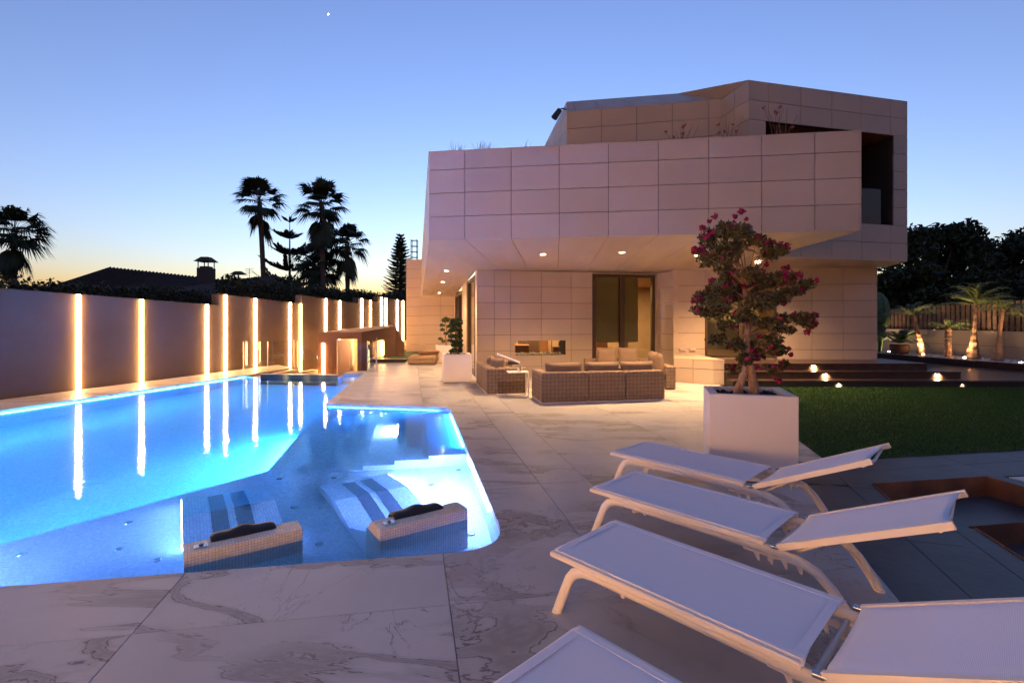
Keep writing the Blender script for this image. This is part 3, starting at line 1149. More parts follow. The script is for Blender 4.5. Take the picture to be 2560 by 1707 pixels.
# rooms behind the glass
ROOM = [(-.80, 13.50), (4.10, 14.56), (4.60, 13.88), (9.40, 13.35), (9.40, 18.4), (-1.62, 18.4)]
rm = MB()
rm.add([(*p, .02) for p in ROOM], [tuple(range(6))])
rm.build('room_floor', 'room_wood', house, True)
rm = MB()
rm.quad((-1.6, 18.4, 0), (9.4, 18.4, 0), (9.4, 18.4, 2.8), (-1.6, 18.4, 2.7))
rm.quad((9.4, 18.4, 0), (9.4, 13.4, 0), (9.4, 13.4, 2.8), (9.4, 18.4, 2.8))
rm.build('room_wall', 'room_wall', house, True)
MB().add([(*p, 2.84 if p[1] < 16 else 2.72) for p in ROOM], [tuple(range(5, -1, -1))]).build('room_ceiling', 'room_wall', house, True)
for x, y, w, dd, hh, m_ in ((-.35, 17.4, .16, .16, 1.25, 'cup'), (.55, 16.4, .7, .25, .92, 'cushion'), (1.35, 16.9, .03, .03, 2.6, 'dark_metal'), (1.7, 15.4, .9, .5, .74, 'room_wood'), (1.55, 15.4, .22, .2, .88, 'towel_dark'), (2.75, 15.2, .34, .03, .62, 'towel_pale'), (0.1, 16.2, .9, .8, .75, 'room_wood'), (1.0, 17.2, .5, .06, 1.6, 'room_wood'), (2.4, 16.8, .12, .12, 2.8, 'room_wall'), (2.9, 16.6, .5, .4, .9, 'room_wood'), (3.6, 16.0, .14, .5, 2.8, 'room_wall')):
    MB().box((x, y, hh / 2), (w, dd, hh), 0, 0.02).build('room_furniture', m_, house, True)
for x, y, p in ((0.8, 16.0, 22.0), (3.2, 16.4, 14.0), (6.6, 15.6, 8.0), (-0.9, 17.6, 10.0)):
    la = bpy.data.lights.new('room_lamp_light', 'AREA')
    la.energy = (p) * LK
    la.size = 0.5
    la.color = (1.0, 0.62, 0.28)
    lo = bpy.data.objects.new('room_lamp', la)
    COL.objects.link(lo)
    lo.parent = house
    lo.location = Vector((x, y, 2.62)) - house.location
# clad bench wall beside the steps
bench = empty('bench_wall', (4.6, 12.4, 0), 0, 'low panel-clad bench wall below the window beside the steps', 'bench')
clad('front', bench, (4.06, 12.50, 0), (4.84, 11.98, 0), (4.84, 11.98, .58), (4.06, 12.50, .58), [0, .5, 1], [0, .62, 1])
clad('end', bench, (4.84, 11.98, 0), (5.08, 11.93, 0), (5.08, 11.93, .58), (4.84, 11.98, .58), [0, 1], [0, .62, 1])
MB().prism([(4.055, 12.50), (4.838, 11.975), (5.085, 11.925), (5.085, 13.58), (4.5, 13.64), (4.45, 13.70)], .582, .60).build('top', 'panel', bench, True)
MB().quad((5.08, 11.93, 0), (5.08, 13.6, 0), (5.08, 13.6, .58), (5.08, 11.93, .58)).build('side', 'panel', bench, True)
# two outdoor sockets above the bench
for i, tt in enumerate((.045, .098)):
    p = lerp(ja, rb, tt)
    o = empty('wall_socket', (p[0], p[1] - .016, .74), math.atan2(rb[1] - ja[1], rb[0] - ja[0]), 'pale double wall socket above the bench, the %s one' % ('left', 'right')[i], 'socket', 'sockets above the bench')
    MB().box((0, 0, 0), (.16, .03, .085), 0, .008).build('plate', 'socket', o)
    for s_ in (-1, 1):
        MB().box((s_ * .038, -.018, 0), (.062, .01, .062), 0, .004).build('cover', 'socket', o)

# attic volume
pts = [(1.02, 15.3), (1.42, 12.9), (5.04, 12.0), (5.25, 11.05), (9.66, 12.17)]
zt = [6.93, 6.93, 6.86, 6.88, 6.89]


def rr(z0, z1):
    k, out = 0, []
    while z1 - PH * k > z0 + 0.05:
        out.append((z1 - PH * k - z0) / (z1 - z0))
        k += 1
    return [0] + out[::-1]


clad('attic_side', house, (*pts[0], 4.3), (*pts[1], 4.3), (*pts[1], zt[1]), (*pts[0], zt[0]), [0, .5, 1], rr(4.3, 6.93))
clad('attic_front', house, (*pts[1], 4.3), (*pts[2], 4.3), (*pts[2], zt[2]), (*pts[1], zt[1]), [0, .2363, .4704, .6992, .9251, 1], rr(4.3, 6.9))
clad('attic_return', house, (*pts[2], 2.98), (*pts[3], 2.98), (*pts[3], zt[3]), (*pts[2], zt[2]), [0, .5, 1], rr(2.98, 6.88))
rv = [0, .1155, .308, .5004, .6906, .8854, 1]
rz9 = [k / 9 for k in range(10)]
OH = (.0982, .9072, 2 / 9, 7 / 9)
clad('attic_right', house, (*pts[3], 2.98), (*pts[4], 2.98), (*pts[4], 6.89), (*pts[3], 6.88), rv, rz9, holes=[OH])
clad('attic_end', house, (*pts[4], 2.98), (10.6, 18.0, 2.98), (10.6, 18.0, 6.89), (*pts[4], 6.89), [i / 6 for i in range(7)], rz9)
# sloping roof plane and the raised gusset
rA, rB, rC, rD = (*pts[1], 6.94), (*pts[2], 6.87), (4.42, 13.2, 7.55), (1.49, 13.6, 7.50)
clad('attic_roof', house, rA, rB, rC, rD, [0, .06, .2363, .4704, .6992, .9251, 1], [0, 1], gap=.010)
MB().add([(1.425, 12.9, 6.94), (1.49, 13.6, 7.50), (1.02, 15.3, 6.93)], [(0, 1, 2)]).build('gable', 'panel', house, True)
MB().add([(*pts[2], 6.872), (*pts[3], 6.88), (4.42, 13.2, 7.552)], [(0, 1, 2)]).build('gusset', 'panel', house, True)
MB().add([(4.42, 13.2, 7.55), (*pts[3], 6.88), (*pts[4], 6.89), (10.6, 18, 6.9), (1.0, 18, 6.9), (1.49, 13.6, 7.5)], [(0, 1, 2, 3), (0, 3, 4, 5)]).build('flat_roof', 'panel_back', house, True)
# loggia behind the opening
oa, ob = lerp(pts[3], pts[4], OH[0]), lerp(pts[3], pts[4], OH[1])
d = unit(pts[3], pts[4])
nn = (-d[1], d[0])
zl, zh = 2.98 + 3.91 * 2 / 9, 2.98 + 3.91 * 7 / 9
DP = 1.7


def lp(p, dn, z):
    return (p[0] + nn[0] * dn, p[1] + nn[1] * dn, z)


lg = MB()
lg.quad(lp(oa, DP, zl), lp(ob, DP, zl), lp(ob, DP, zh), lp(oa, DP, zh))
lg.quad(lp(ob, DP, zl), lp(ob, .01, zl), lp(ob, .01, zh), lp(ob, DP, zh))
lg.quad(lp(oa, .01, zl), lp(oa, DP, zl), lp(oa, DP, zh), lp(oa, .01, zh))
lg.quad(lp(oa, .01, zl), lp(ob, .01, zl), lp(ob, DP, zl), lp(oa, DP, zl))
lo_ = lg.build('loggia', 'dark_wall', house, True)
nbo = 11
for i in range(nbo):     # boarded ceiling
    a0, a1 = .01 + (DP - .01) * i / nbo, .01 + (DP - .01) * (i + 1) / nbo - .008
    MB().add([lp(oa, a0, zh - .004), lp(oa, a1, zh - .004), lp(ob, a1, zh - .004), lp(ob, a0, zh - .004), lp(oa, a0, zh + .016), lp(oa, a1, zh + .016), lp(ob, a1, zh + .016), lp(ob, a0, zh + .016)],
             [(3, 2, 1, 0), (0, 1, 5, 4), (2, 3, 7, 6), (1, 2, 6, 5), (3, 0, 4, 7)]).build('ceiling_board', 'loggia_wood', lo_, True)
og = lerp(pts[3], pts[4], .8326)
MB().add([lp(oa, .05, zl), lp(og, .05, zl), lp(og, .05, 4.70), lp(oa, .05, 4.70)], [(0, 1, 2, 3)]).build('glass_rail', 'rail_glass', lo_, True)

# ---- downlights in the soffit: each is a lamp of its own
DL = [(0.67, 10.75, 'left of the two above the sofas'), (2.32, 10.50, 'right of the two above the sofas'), (4.05, 10.9, 'unseen one assumed behind the top of the flowering tree'), (5.9, 11.95, 'unseen one added behind the middle of the flowering tree'),  # last two unseen: one assumed from the floor glow, one added for wall light
      (-1.80, 13.7, 'nearest of the row by the side glazing'), (-2.30, 16.6, 'middle of the row by the side glazing'), (-3.05, 20.9, 'farthest of the row by the side glazing')]


def soff_z(x, y):
    t = min(max((y - 9.0) / (13.3 - 9.0), 0), 1)
    if x > -1.2:
        return 3.05 + (2.89 - 3.05) * t
    return 3.05 - (y - 9.3) * 0.0324


for x, y, w in DL:
    z = soff_z(x, y) - 0.012
    o = empty('downlight', (x, y, z), 0, 'round soffit downlight, ' + w, 'downlight', 'downlights in the soffit')
    MB().tube([(0, 0, 0.02), (0, 0, -0.004)], 0.062, 20, caps=False).build('trim', 'lounger_frame', o)
    MB().disc((0, 0, -0.003), 0.052, 20, (0, 0, -1)).build('lens', 'led_down', o)
    ld = bpy.data.lights.new('downlight_beam', 'SPOT')
    ld.energy = (66.0 if x < 3 and y < 12 else 110.0 if x > 5 else 74.0 if x > 3 else 46.0) * LK
    ld.color = (1.0, 0.60, 0.27)
    ld.spot_size = R(140)
    ld.spot_blend = 1.0
    ld.shadow_soft_size = 0.05
    lo = bpy.data.objects.new('beam', ld)
    COL.objects.link(lo)
    lo.parent = o
    lo.location = (0, 0, -0.03)

# security floodlight bracket at the attic corner
o = empty('roof_floodlight', (1.40, 12.86, 6.98), 0, 'small black floodlight on a bent arm at the attic corner', 'floodlight')
MB().tube([(0, 0, 0), (-.12, -.02, .02), (-.2, -.03, -.05)], .018, 8).build('arm', 'dark_metal', o)
m = MB()
m.tube([(-.17, -.03, -.02), (-.32, -.05, -.24)], [.065, .085], 10)
m.build('lamp_head', 'dark_metal', o)


# ---- planting on the roof terrace
def grass_tuft(name, loc, n, h, spread, label, heads=False, seed=1, cat='plant', group=None):
    o = empty(name, loc, 0, label, cat, group)
    g = np.random.default_rng(seed)
    m, hd = MB(), MB()
    for i in range(n):
        a, r = g.random() * 6.28, spread * g.random() ** .6
        hh = h * (.5 + .6 * g.random())
        x0, y0 = (g.random() - .5) * spread * .7, (g.random() - .5) * .1
        x1, y1 = x0 + math.cos(a) * r * .6, y0 + math.sin(a) * r * .4
        m.tube([(x0, y0, 0), (lerp((x0, y0), (x1, y1), .4)[0], lerp((x0, y0), (x1, y1), .4)[1], hh * .55), (x1, y1, hh)], [.006, .005, .002], 3, False)
        if heads and i % 3 == 0:
            for q in range(7):
                hd.ball((x1 + (g.random() - .5) * .05, y1 + (g.random() - .5) * .05, hh + (g.random() - .5) * .04), .014, 5, 4)
    m.build('stems', 'dry_stem', o)
    if heads:
        hd.build('flower_heads', 'pink_head', o)
    return o


for i, (x, y, n_, h_, sp, t) in enumerate(((-1.05, 9.55, 26, .34, .30, 'leftmost on the parapet'), (-.55, 9.50, 40, .30, .42, 'second from the left on the parapet'), (.25, 9.3, 8, .28, .25, 'third from the left on the parapet'))):
    grass_tuft('ornamental_grass', (x, y, 4.62), n_, h_, sp, 'wispy dry roof grass, ' + t, False, 11 + i, 'grass', 'grasses on the roof terrace')
for i, (x, y, h_, t) in enumerate(((3.15, 9.3, .62, 'leftmost of three before the attic wall'), (3.95, 9.25, .70, 'before the attic corner'), (4.75, 8.85, .72, 'rightmost, before the dark loggia'))):
    grass_tuft('flowering_plant', (x, y, 4.60), 14, h_, .42, 'tall pink-headed roof plant, ' + t, True, 31 + i, 'plant', 'pink flowers on the roof terrace')
o = empty('roof_hoop', (2.62, 9.05, 4.6), 0, 'thin dark hoop standing behind the parapet', 'hoop')
MB().tube([(.13 * math.cos(a), 0, .05 + .15 * math.sin(a)) for a in [math.pi * k / 12 for k in range(13)]], .008, 6).build('ring', 'dark_metal', o)

# ================================================================== BOUNDARY WALL AND ITS LIGHT STRIPS


def wall_x(Y):
    return -10.0 + 0.27 * (Y - 10.0)


WD = unit((wall_x(0), 0), (wall_x(10), 10))       # along the wall, away from the camera
WN = (WD[1], -WD[0])                               # out of the wall, towards the pool
bw = empty('boundary_wall', (wall_x(12), 12, 0), 0, 'long plain rendered boundary wall in stepped sections behind the pool', 'wall')
SECT = [(-7.6, -0.3, 2.30, 2.02), (-0.3, 7.0, 2.48, 2.20), (7.0, 14.8, 2.30, 1.985), (14.8, 18.35, 2.32, 2.13), (18.35, 21.95, 2.45, 2.25), (21.95, 23.55, 2.50, 2.37), (23.55, 27.2, 2.62, 2.46)]
ST = [-6.2, -4.2, -2.2, 0.4, 2.6, 4.8, 7.4, 9.1]      # assumed strips beyond the left edge of the picture, for warm light
ST = [s for s in ST if s < 8.2]
STRIP_Y = [(y, None) for y in ST] + [(11.13, 'first strip from the left edge'), (12.52, 'second strip from the left edge'), (14.38, 'third strip from the left edge'), (15.02, 'fourth strip from the left, where the wall steps up'),
          (16.16, 'fifth strip from the left, behind the glass rail'), (17.74, 'sixth strip from the left, above the landing'), (18.27, 'seventh strip from the left, running down the stairwell'),
          (19.70, 'left of the two above the flat pavilion roof'), (20.60, 'right of the two above the flat pavilion roof'), (22.20, 'ninth along, where the wall steps up above the pavilion'),
          (22.90, 'tenth along, above the rising pavilion roof'), (23.85, 'left of the close pair near the house'), (24.25, 'right of the close pair near the house'), (25.35, 'last but one before the house'), (25.95, 'bright last strip beside the house')]
SW = 0.043


def top_at(Y):
    for a, b, z0, z1 in SECT:
        if a <= Y <= b:
            return z0 + (z1 - z0) * (Y - a) / (b - a)
    return 2.2


def wpt(Y, off, z):
    return (wall_x(Y) + WN[0] * off, Y + WN[1] * off, z)


for a, b, z0, z1 in SECT:
    cuts = [a] + [y for y, _ in STRIP_Y if a < y < b] + [b]
    for i in range(len(cuts) - 1):
        ya = cuts[i] + (SW if i else 0)
        yb = cuts[i + 1] - (SW if i < len(cuts) - 2 else 0)
        za, zb = top_at(ya + 1e-4), top_at(yb - 1e-4)
        m = MB()
        lo_z = -1.6
        m.add([wpt(ya, 0, lo_z), wpt(yb, 0, lo_z), wpt(yb, 0, zb), wpt(ya, 0, za), wpt(ya, -.28, lo_z), wpt(yb, -.28, lo_z), wpt(yb, -.28, zb), wpt(ya, -.28, za)],
              [(1, 0, 3, 2), (4, 5, 6, 7), (0, 4, 7, 3), (5, 1, 2, 6), (3, 7, 6, 2)])
        m.build('wall_section', 'render_wall', bw, True)
        if i < len(cuts) - 2:     # back of the recess that holds the strip
            m = MB()
            yc, zc = cuts[i + 1], top_at(cuts[i + 1])
            m.add([wpt(yc - SW, -.06, lo_z), wpt(yc + SW, -.06, lo_z), wpt(yc + SW, -.06, zc - .02), wpt(yc - SW, -.06, zc - .02)], [(1, 0, 3, 2)])
            m.build('recess', 'render_wall', bw, True)
# light strips set in the recesses of the boundary wall
for nm, Y, zb in [(t, y, None) for y, t in STRIP_Y]:
    z1 = top_at(Y) - 0.01
    z0 = 0.0
    if Y > 17:
        z0 = -1.35
    if Y > 21.5:
        z0 = 0.0
    lab = ('glowing wall light strip, ' + nm) if nm else 'assumed glowing warm light strip in the boundary wall beyond the picture edge'
    o = empty('strip_light', wpt(Y, 0, max(z0, 0)), math.atan2(WD[1], WD[0]) - math.pi / 2, lab, 'strip light', 'light strips of the boundary wall')
    zo = max(z0, 0)
    k = 9
    prof = [(SW * 0.92 * math.cos(math.pi * i / (k - 1)), 0.008 + 0.046 * math.sin(math.pi * i / (k - 1))) for i in range(k)]   # bulging lens, proud of the wall
    m = MB()
    vs = [(pt[1], pt[0], z0 - zo) for pt in prof] + [(pt[1], pt[0], z1 - zo) for pt in prof]
    m.add(vs, [(i + 1, i, k + i, k + i + 1) for i in range(k - 1)] + [tuple(range(k, 2 * k))], True)
    m.build('diffuser', 'led_warm', o)
    MB().box((-.03, 0, (z0 + z1) / 2 - zo), (.05, SW * 1.9, z1 - z0 - .02)).build('channel', 'lounger_frame', o)

# unseen wall and strips added behind the viewpoint for warm light on the loungers
rw = empty('unseen_rear_wall', (-3.0, -3.0, 0), 0, 'unseen rendered wall added behind the viewpoint to carry warm light strips', 'wall')
MB().box((-5.0, -3.15, .6), (17.0, .28, 3.4)).build('wall_section', 'render_wall', rw, True)
for x_ in (-11.6, -10.6, -9.6, -8.6, -7.6, -6.6, -5.6, -4.6, -3.6, -2.6, -1.6):
    o = empty('strip_light', (x_, -3.0, 0), 0, 'unseen warm light strip added behind the viewpoint as fill light', 'strip light', 'added fill strips of the rear wall')
    MB().box((0, .012, 1.12), (.10, .03, 2.2)).build('diffuser', 'led_warm', o)
    MB().box((0, -.004, 1.12), (.12, .02, 2.24)).build('channel', 'lounger_frame', o)

# glass rails round the stairwell


def glass_rail(label, pts_, h, posts=True, z=0.0):
    o = empty('glass_rail', (pts_[0][0], pts_[0][1], z), 0, label, 'glass rail', 'glass rails of the stairwell')
    for i in range(len(pts_) - 1):
        a, b = pts_[i], pts_[i + 1]
        za, zb = (a[2] if len(a) > 2 else z), (b[2] if len(b) > 2 else z)
        d = unit(a[:2], b[:2])
        n_ = (-d[1] * .008, d[0] * .008)
        m = MB().quad((a[0], a[1], za), (b[0], b[1], zb), (b[0], b[1], zb + h), (a[0], a[1], za + h))
        m.build('pane', 'rail_glass', o, True)
        MB().box((a[0], a[1], za + h / 2), (.018, .03, h)).build('edge_post', 'rail_steel', o, True)
    b = pts_[-1]
    MB().box((b[0], b[1], (b[2] if len(b) > 2 else z) + h / 2), (.018, .03, h)).build('edge_post', 'rail_steel', o, True)
    return o


glass_rail('clear glass rail on the landing at the pool corner by the wall', [(-7.95, 14.75), (-7.22, 14.72), (-7.05, 16.1)], .90)
glass_rail('sloping clear glass rail down the stair in the sunken court', [(-7.0, 16.25, .0), (-5.9, 16.6, -.95)], .85)
glass_rail('clear glass rail at the terrace edge in front of the pavilion', [(-4.91, 15.06), (-4.12, 15.10)], .90)
glass_rail('clear glass rail along the terrace edge beside the pavilion', [(-4.44, 15.3), (-4.83, 17.8)], .90)

# pavilion at the foot of the stair
pv = empty('pavilion', (-5.6, 18.2, -1.4), 0, 'small rust-brown pavilion with folded roof and open door behind the pool', 'pavilion')
PA, PB_, PC = (-6.75, 17.3), (-5.36, 17.75), (-4.78, 20.4)


def wallq(a, b, z0a, z0b, z1a, z1b, th=.12, nm='wall', m_='pavilion'):
    d = unit(a, b)
    n_ = (-d[1] * th, d[0] * th)
    MB().add([(*a, z0a), (*b, z0b), (*b, z1b), (*a, z1a), (a[0] + n_[0], a[1] + n_[1], z0a), (b[0] + n_[0], b[1] + n_[1], z0b), (b[0] + n_[0], b[1] + n_[1], z1b), (a[0] + n_[0], a[1] + n_[1], z1a)],
             [(0, 1, 2, 3), (5, 4, 7, 6), (3, 2, 6, 7), (4, 0, 3, 7), (1, 5, 6, 2), (0, 4, 5, 1)]).build(nm, m_, pv, True)


p1, p2 = lerp(PA, PB_, .42), lerp(PA, PB_, .90)
wallq(PA, p1, -1.4, -1.4, .86, .86)
wallq(p2, PB_, -1.4, -1.4, .86, .86)
wallq(PA, PB_, .86, .86, 1.10, 1.10, nm='lintel')
s1_ = lerp(PB_, PC, .30)
s2_ = lerp(PB_, PC, .62)
wallq(PB_, s1_, -1.4, -1.4, .70, .76)
wallq(PB_, PC, .70, .82, 1.10, 1.27, nm='lintel')
wallq(s1_, s2_, -1.4, -1.4, .06, .08)
wallq(s2_, PC, -1.4, -1.4, .76, .80)
wallq(PC, (-4.45, 20.6), -.2, -.2, 1.27, .55)
MB().add([(*PA, 1.102), (*PB_, 1.102), (*PC, 1.275), (-5.2, 21.5, 1.30), (-6.9, 20.4, 1.15), (-6.95, 18.3, 1.10)], [(0, 1, 2, 3, 4, 5)]).build('roof', 'pavilion', pv, True)
MB().quad((-6.7, 19.4, -1.4), (-5.0, 19.4, -1.4), (-5.0, 19.4, 1.0), (-6.7, 19.4, 1.0)).build('back_wall', 'render_pale', pv, True)
MB().quad((*lerp(PA, PB_, .05), 1.0), (-6.6, 19.4, 1.0), (-5.0, 19.4, 1.0), (*lerp(PA, PB_, .98), 1.0)).build('ceiling', 'render_pale', pv, True)
dl = lerp(p1, p2, .03)
dr = MB()
dr.box((dl[0] + .17, dl[1] + .36, -.28), (.05, .80, 2.22), -.46)
dr = dr.build('door', 'render_pale', pv, True)
MB().tube([(dl[0] + .30, dl[1] + .60, -.25), (dl[0] + .36, dl[1] + .56, -.25), (dl[0] + .33, dl[1] + .46, -.25)], .01, 6).build('handle', 'dark_metal', dr, True)
la = bpy.data.lights.new('pavilion_lamp_light', 'POINT')
la.energy = (9.0) * LK
la.color = (1.0, 0.56, 0.22)
la.shadow_soft_size = .08
lo = bpy.data.objects.new('pavilion_lamp', la)
COL.objects.link(lo)
lo.parent = pv
lo.location = Vector((-5.45, 18.4, .75)) - pv.location
o = empty('strip_light', (*lerp(PA, PB_, .13), -1.3), math.atan2(PB_[1] - PA[1], PB_[0] - PA[0]), 'shorter glowing strip in the pavilion front left of the open door', 'strip light', 'light strips of the boundary wall')
MB().box((0, -.012, 1.02), (.075, .03, 2.0)).build('diffuser', 'led_warm', o)
o = empty('strip_light', (-5.02, 19.36, .15), 0, 'very short glowing strip inside the pavilion', 'strip light', 'light strips of the boundary wall')
MB().box((0, -.02, .28), (.07, .03, .52)).build('diffuser', 'led_warm', o)
# raised garden kerb at the end of the terrace
kb = empty('garden_kerb', (-4.4, 18.0, 0), 0, 'low dark kerb ending the terrace left of the daybed', 'kerb')
MB().prism([(-4.95, 17.92), (-3.86, 17.92), (-3.86, 18.1), (-4.95, 18.1)], -1.4, .12).build('face', 'dark_wall', kb, True)
MB().prism([(-4.95, 17.9), (-3.84, 17.9), (-3.84, 18.14), (-4.95, 18.14)], .12, .135).build('cap', 'panel', kb, True)
gs = MB().prism([(-4.95, 18.12), (-3.9, 18.12), (-4.2, 27), (-5.6, 27)], -1.4, .06).build('garden_bed', 'lawn_soil')
tag(gs, 'narrow raised strip of grass at the end of the terrace', 'garden bed', kind='structure')
gs2 = MB().box((-4.9, 24.4, .25), (2.4, .3, .5)).build('low_wall', 'render_pale')
tag(gs2, 'low pale wall at the end of the garden strip by the house', 'wall')

# ================================================================== TREES


def fan_palm(name, loc, h, crown_r, label, seed, n=34, trunk_r=.2, lean=(0, 0), skirt=0, leafm='palm_leaf', group='fan palms beyond the boundary wall', droop=1.0):
    o = empty(name, loc, 0, label, 'palm', group)
    g = np.random.default_rng(seed)
    k = 12
    pts_ = [(lean[0] * (i / k) ** 1.5, lean[1] * (i / k) ** 1.5, h * i / k) for i in range(k + 1)]
    MB().tube(pts_, [trunk_r * (1.25 - .5 * min(i / k * 3, 1)) * (1 + .05 * g.random()) for i in range(k + 1)], 10).build('trunk', 'trunk', o)
    top = np.array(pts_[-1])
    quads, pet = [], MB()
    for i in range(n + skirt):
        az = g.random() * 6.283
        if i < n:
            el = R(-42 + 128 * ((i + .5) / n) ** .9)
        else:
            el = R(-82 + 22 * g.random())
        L = crown_r * (.42 + .12 * g.random())
        d_ = np.array([math.cos(az) * math.cos(el), math.sin(az) * math.cos(el), math.sin(el)])
        base = top + np.array([0, 0, .25 * crown_r * (.2 if i < n else -g.random() * 1.6)])
        hub = base + d_ * L + np.array([0, 0, -.05 * L])
        pet.tube([base, base + d_ * L * .5 + np.array([0, 0, .03]), hub], [.022, .016, .012], 4, False)
        side = np.cross(d_, [0, 0, 1.0])
        side = side / (np.linalg.norm(side) + 1e-6)
        up = np.cross(side, d_)
        seg = 20
        FL = crown_r * (.52 + .12 * g.random())
        for s in range(seg):
            t = (s / (seg - 1) - .5) * 2
            a = t * R(78 if i < n else 45)
            dd = d_ * math.cos(a) + side * math.sin(a) + up * (.10 * math.cos(a))
            ln = FL * (1 - .35 * abs(t) ** 1.5) * (.85 + .3 * g.random())
            tip = hub + dd * ln + np.array([0, 0, -droop * ln * (.22 + .2 * g.random())])
            mid = hub + dd * ln * .55
            pw = np.cross(dd, up)
            pw = pw / (np.linalg.norm(pw) + 1e-6) * ln * .055
            quads += [hub, mid - pw, tip, mid + pw]
    tag(pet.build('leaf_stalks', 'trunk', o), kind='stuff')
    mesh_np('crown', np.array(quads), 4, leafm, o)
    return o


fan_palm('fan_palm', (-17.8, 36.0, -1.2), 11.2, 2.0, 'tall slender fan palm with clear trunk, left of the central pair', 1, 36, .22, (-.45, 0), 4)
fan_palm('fan_palm', (-13.6, 36.0, -1.2), 10.9, 2.1, 'tall fan palm with shaggy dead skirt, right of the slender one', 2, 40, .24, (-.15, 0), 26)
fan_palm('fan_palm', (-12.5, 38.0, -1.2), 8.4, 1.9, 'shorter drooping fan palm right of the shaggy one', 3, 40, .22, (-.1, 0), 14, droop=1.8)
fan_palm('fan_palm', (-15.3, 38.5, -1.2), 7.0, 1.9, 'low dark fan palm below the star-branched conifer', 4, 40, .22, (0, 0), 8, droop=1.6)
fan_palm('fan_palm', (-14.2, 37.2, -1.2), 6.4, 1.8, 'low dark fan palm hiding the shaggy palm\'s trunk', 9, 40, .22, (0, 0), 8, droop=1.6)
fan_palm('fan_palm', (-30.0, 30.0, -1.2), 7.9, 1.9, 'fan palm cut by the left edge of the picture', 5, 40, .2, (0, 0), 16, droop=1.5)


def araucaria(loc, h, tiers, r0, label, seed, up=.35, dens=14):
    o = empty('norfolk_pine', loc, 0, label, 'conifer', 'conifers beyond the boundary wall')
    g = np.random.default_rng(seed)
    MB().tube([(0, 0, 0), (0, 0, h * .6), (0, 0, h)], [.20, .10, .02], 8).build('trunk', 'trunk', o)
    br_, q = MB(), []
    for ti in range(tiers):
        f = ti / (tiers - 1)
        z = h * (.12 + .86 * f)
        rad = r0 * (1 - f) ** .8 + .12
        nb = 5 if tiers < 14 else 7
        for b in range(nb):
            a = 2 * math.pi * (b + .5 * (ti % 2)) / nb + g.random() * .25
            L = rad * (.85 + .3 * g.random())
            prev = None
            P_ = []
            for s in range(6):
                t = s / 5
                P_.append(np.array([math.cos(a) * L * t, math.sin(a) * L * t, z + L * (up * t * t - .12 * t)]))
            br_.tube(P_, [.03, .026, .022, .018, .012, .006], 4, False)
            for s in range(dens):
                t = .12 + .88 * (s + g.random()) / dens
                i0 = min(int(t * 5), 4)
                c = P_[i0] + (P_[i0 + 1] - P_[i0]) * (t * 5 - i0)
                for sd in (-1, 1):
                    dd = np.array([math.cos(a + sd * .8), math.sin(a + sd * .8), .55 + .2 * g.random()])
                    ln = (.24 + .14 * g.random()) * (r0 / 2.4) * (1.2 - .5 * t)
                    w_ = np.array([-math.sin(a), math.cos(a), 0]) * ln * .16 + np.array([0, 0, ln * .10])
                    q += [c, c + dd * ln * .5 - w_, c + dd * ln, c + dd * ln * .5 + w_]
    tag(br_.build('branches', 'trunk', o), kind='stuff')
    mesh_np('crown', np.array(q), 4, 'palm_leaf', o)
    return o


araucaria((-17.85, 40.0, -1.0), 10.5, 8, 3.8, 'sparse star-branched conifer between the two tall palms', 6, .5, 60)
araucaria((-8.95, 40.0, -1.0), 9.3, 34, 2.1, 'slim dense cone-shaped conifer beside the house', 7, .35, 26)


def leafy_tree(name, loc, blobs, size, label, seed, leafm='leaf_dark', cat='tree', group=None, trunk=None, shell=.35):
    o = empty(name, loc, 0, label, cat, group)
    if trunk:
        h_, r_ = trunk
        m = MB().tube([(0, 0, 0), (.05, .03, h_ * .5), (0, 0, h_)], [r_, r_ * .8, r_ * .5], 8)
        for c, rr_, k in blobs[:6]:
            m.tube([(0, 0, h_ * .6), lerp((0, 0, h_ * .6), c, .5), c], [r_ * .5, r_ * .3, r_ * .1], 6, False)
        m.build('trunk', 'trunk', o)
    mesh_np('crown', leaves(blobs, size, seed, shell), 4, leafm, o)
    return o


def blob_row(seed, n, x0, x1, zlo, zhi, r, k, dy=1.0):
    g = np.random.default_rng(seed)
    return [((x0 + (x1 - x0) * (i + .5) / n + (g.random() - .5) * r, (g.random() - .5) * dy, zlo + (zhi - zlo) * g.random()), (r * (.7 + .6 * g.random()), r * .8, r * (.6 + .5 * g.random())), k) for i in range(n)]


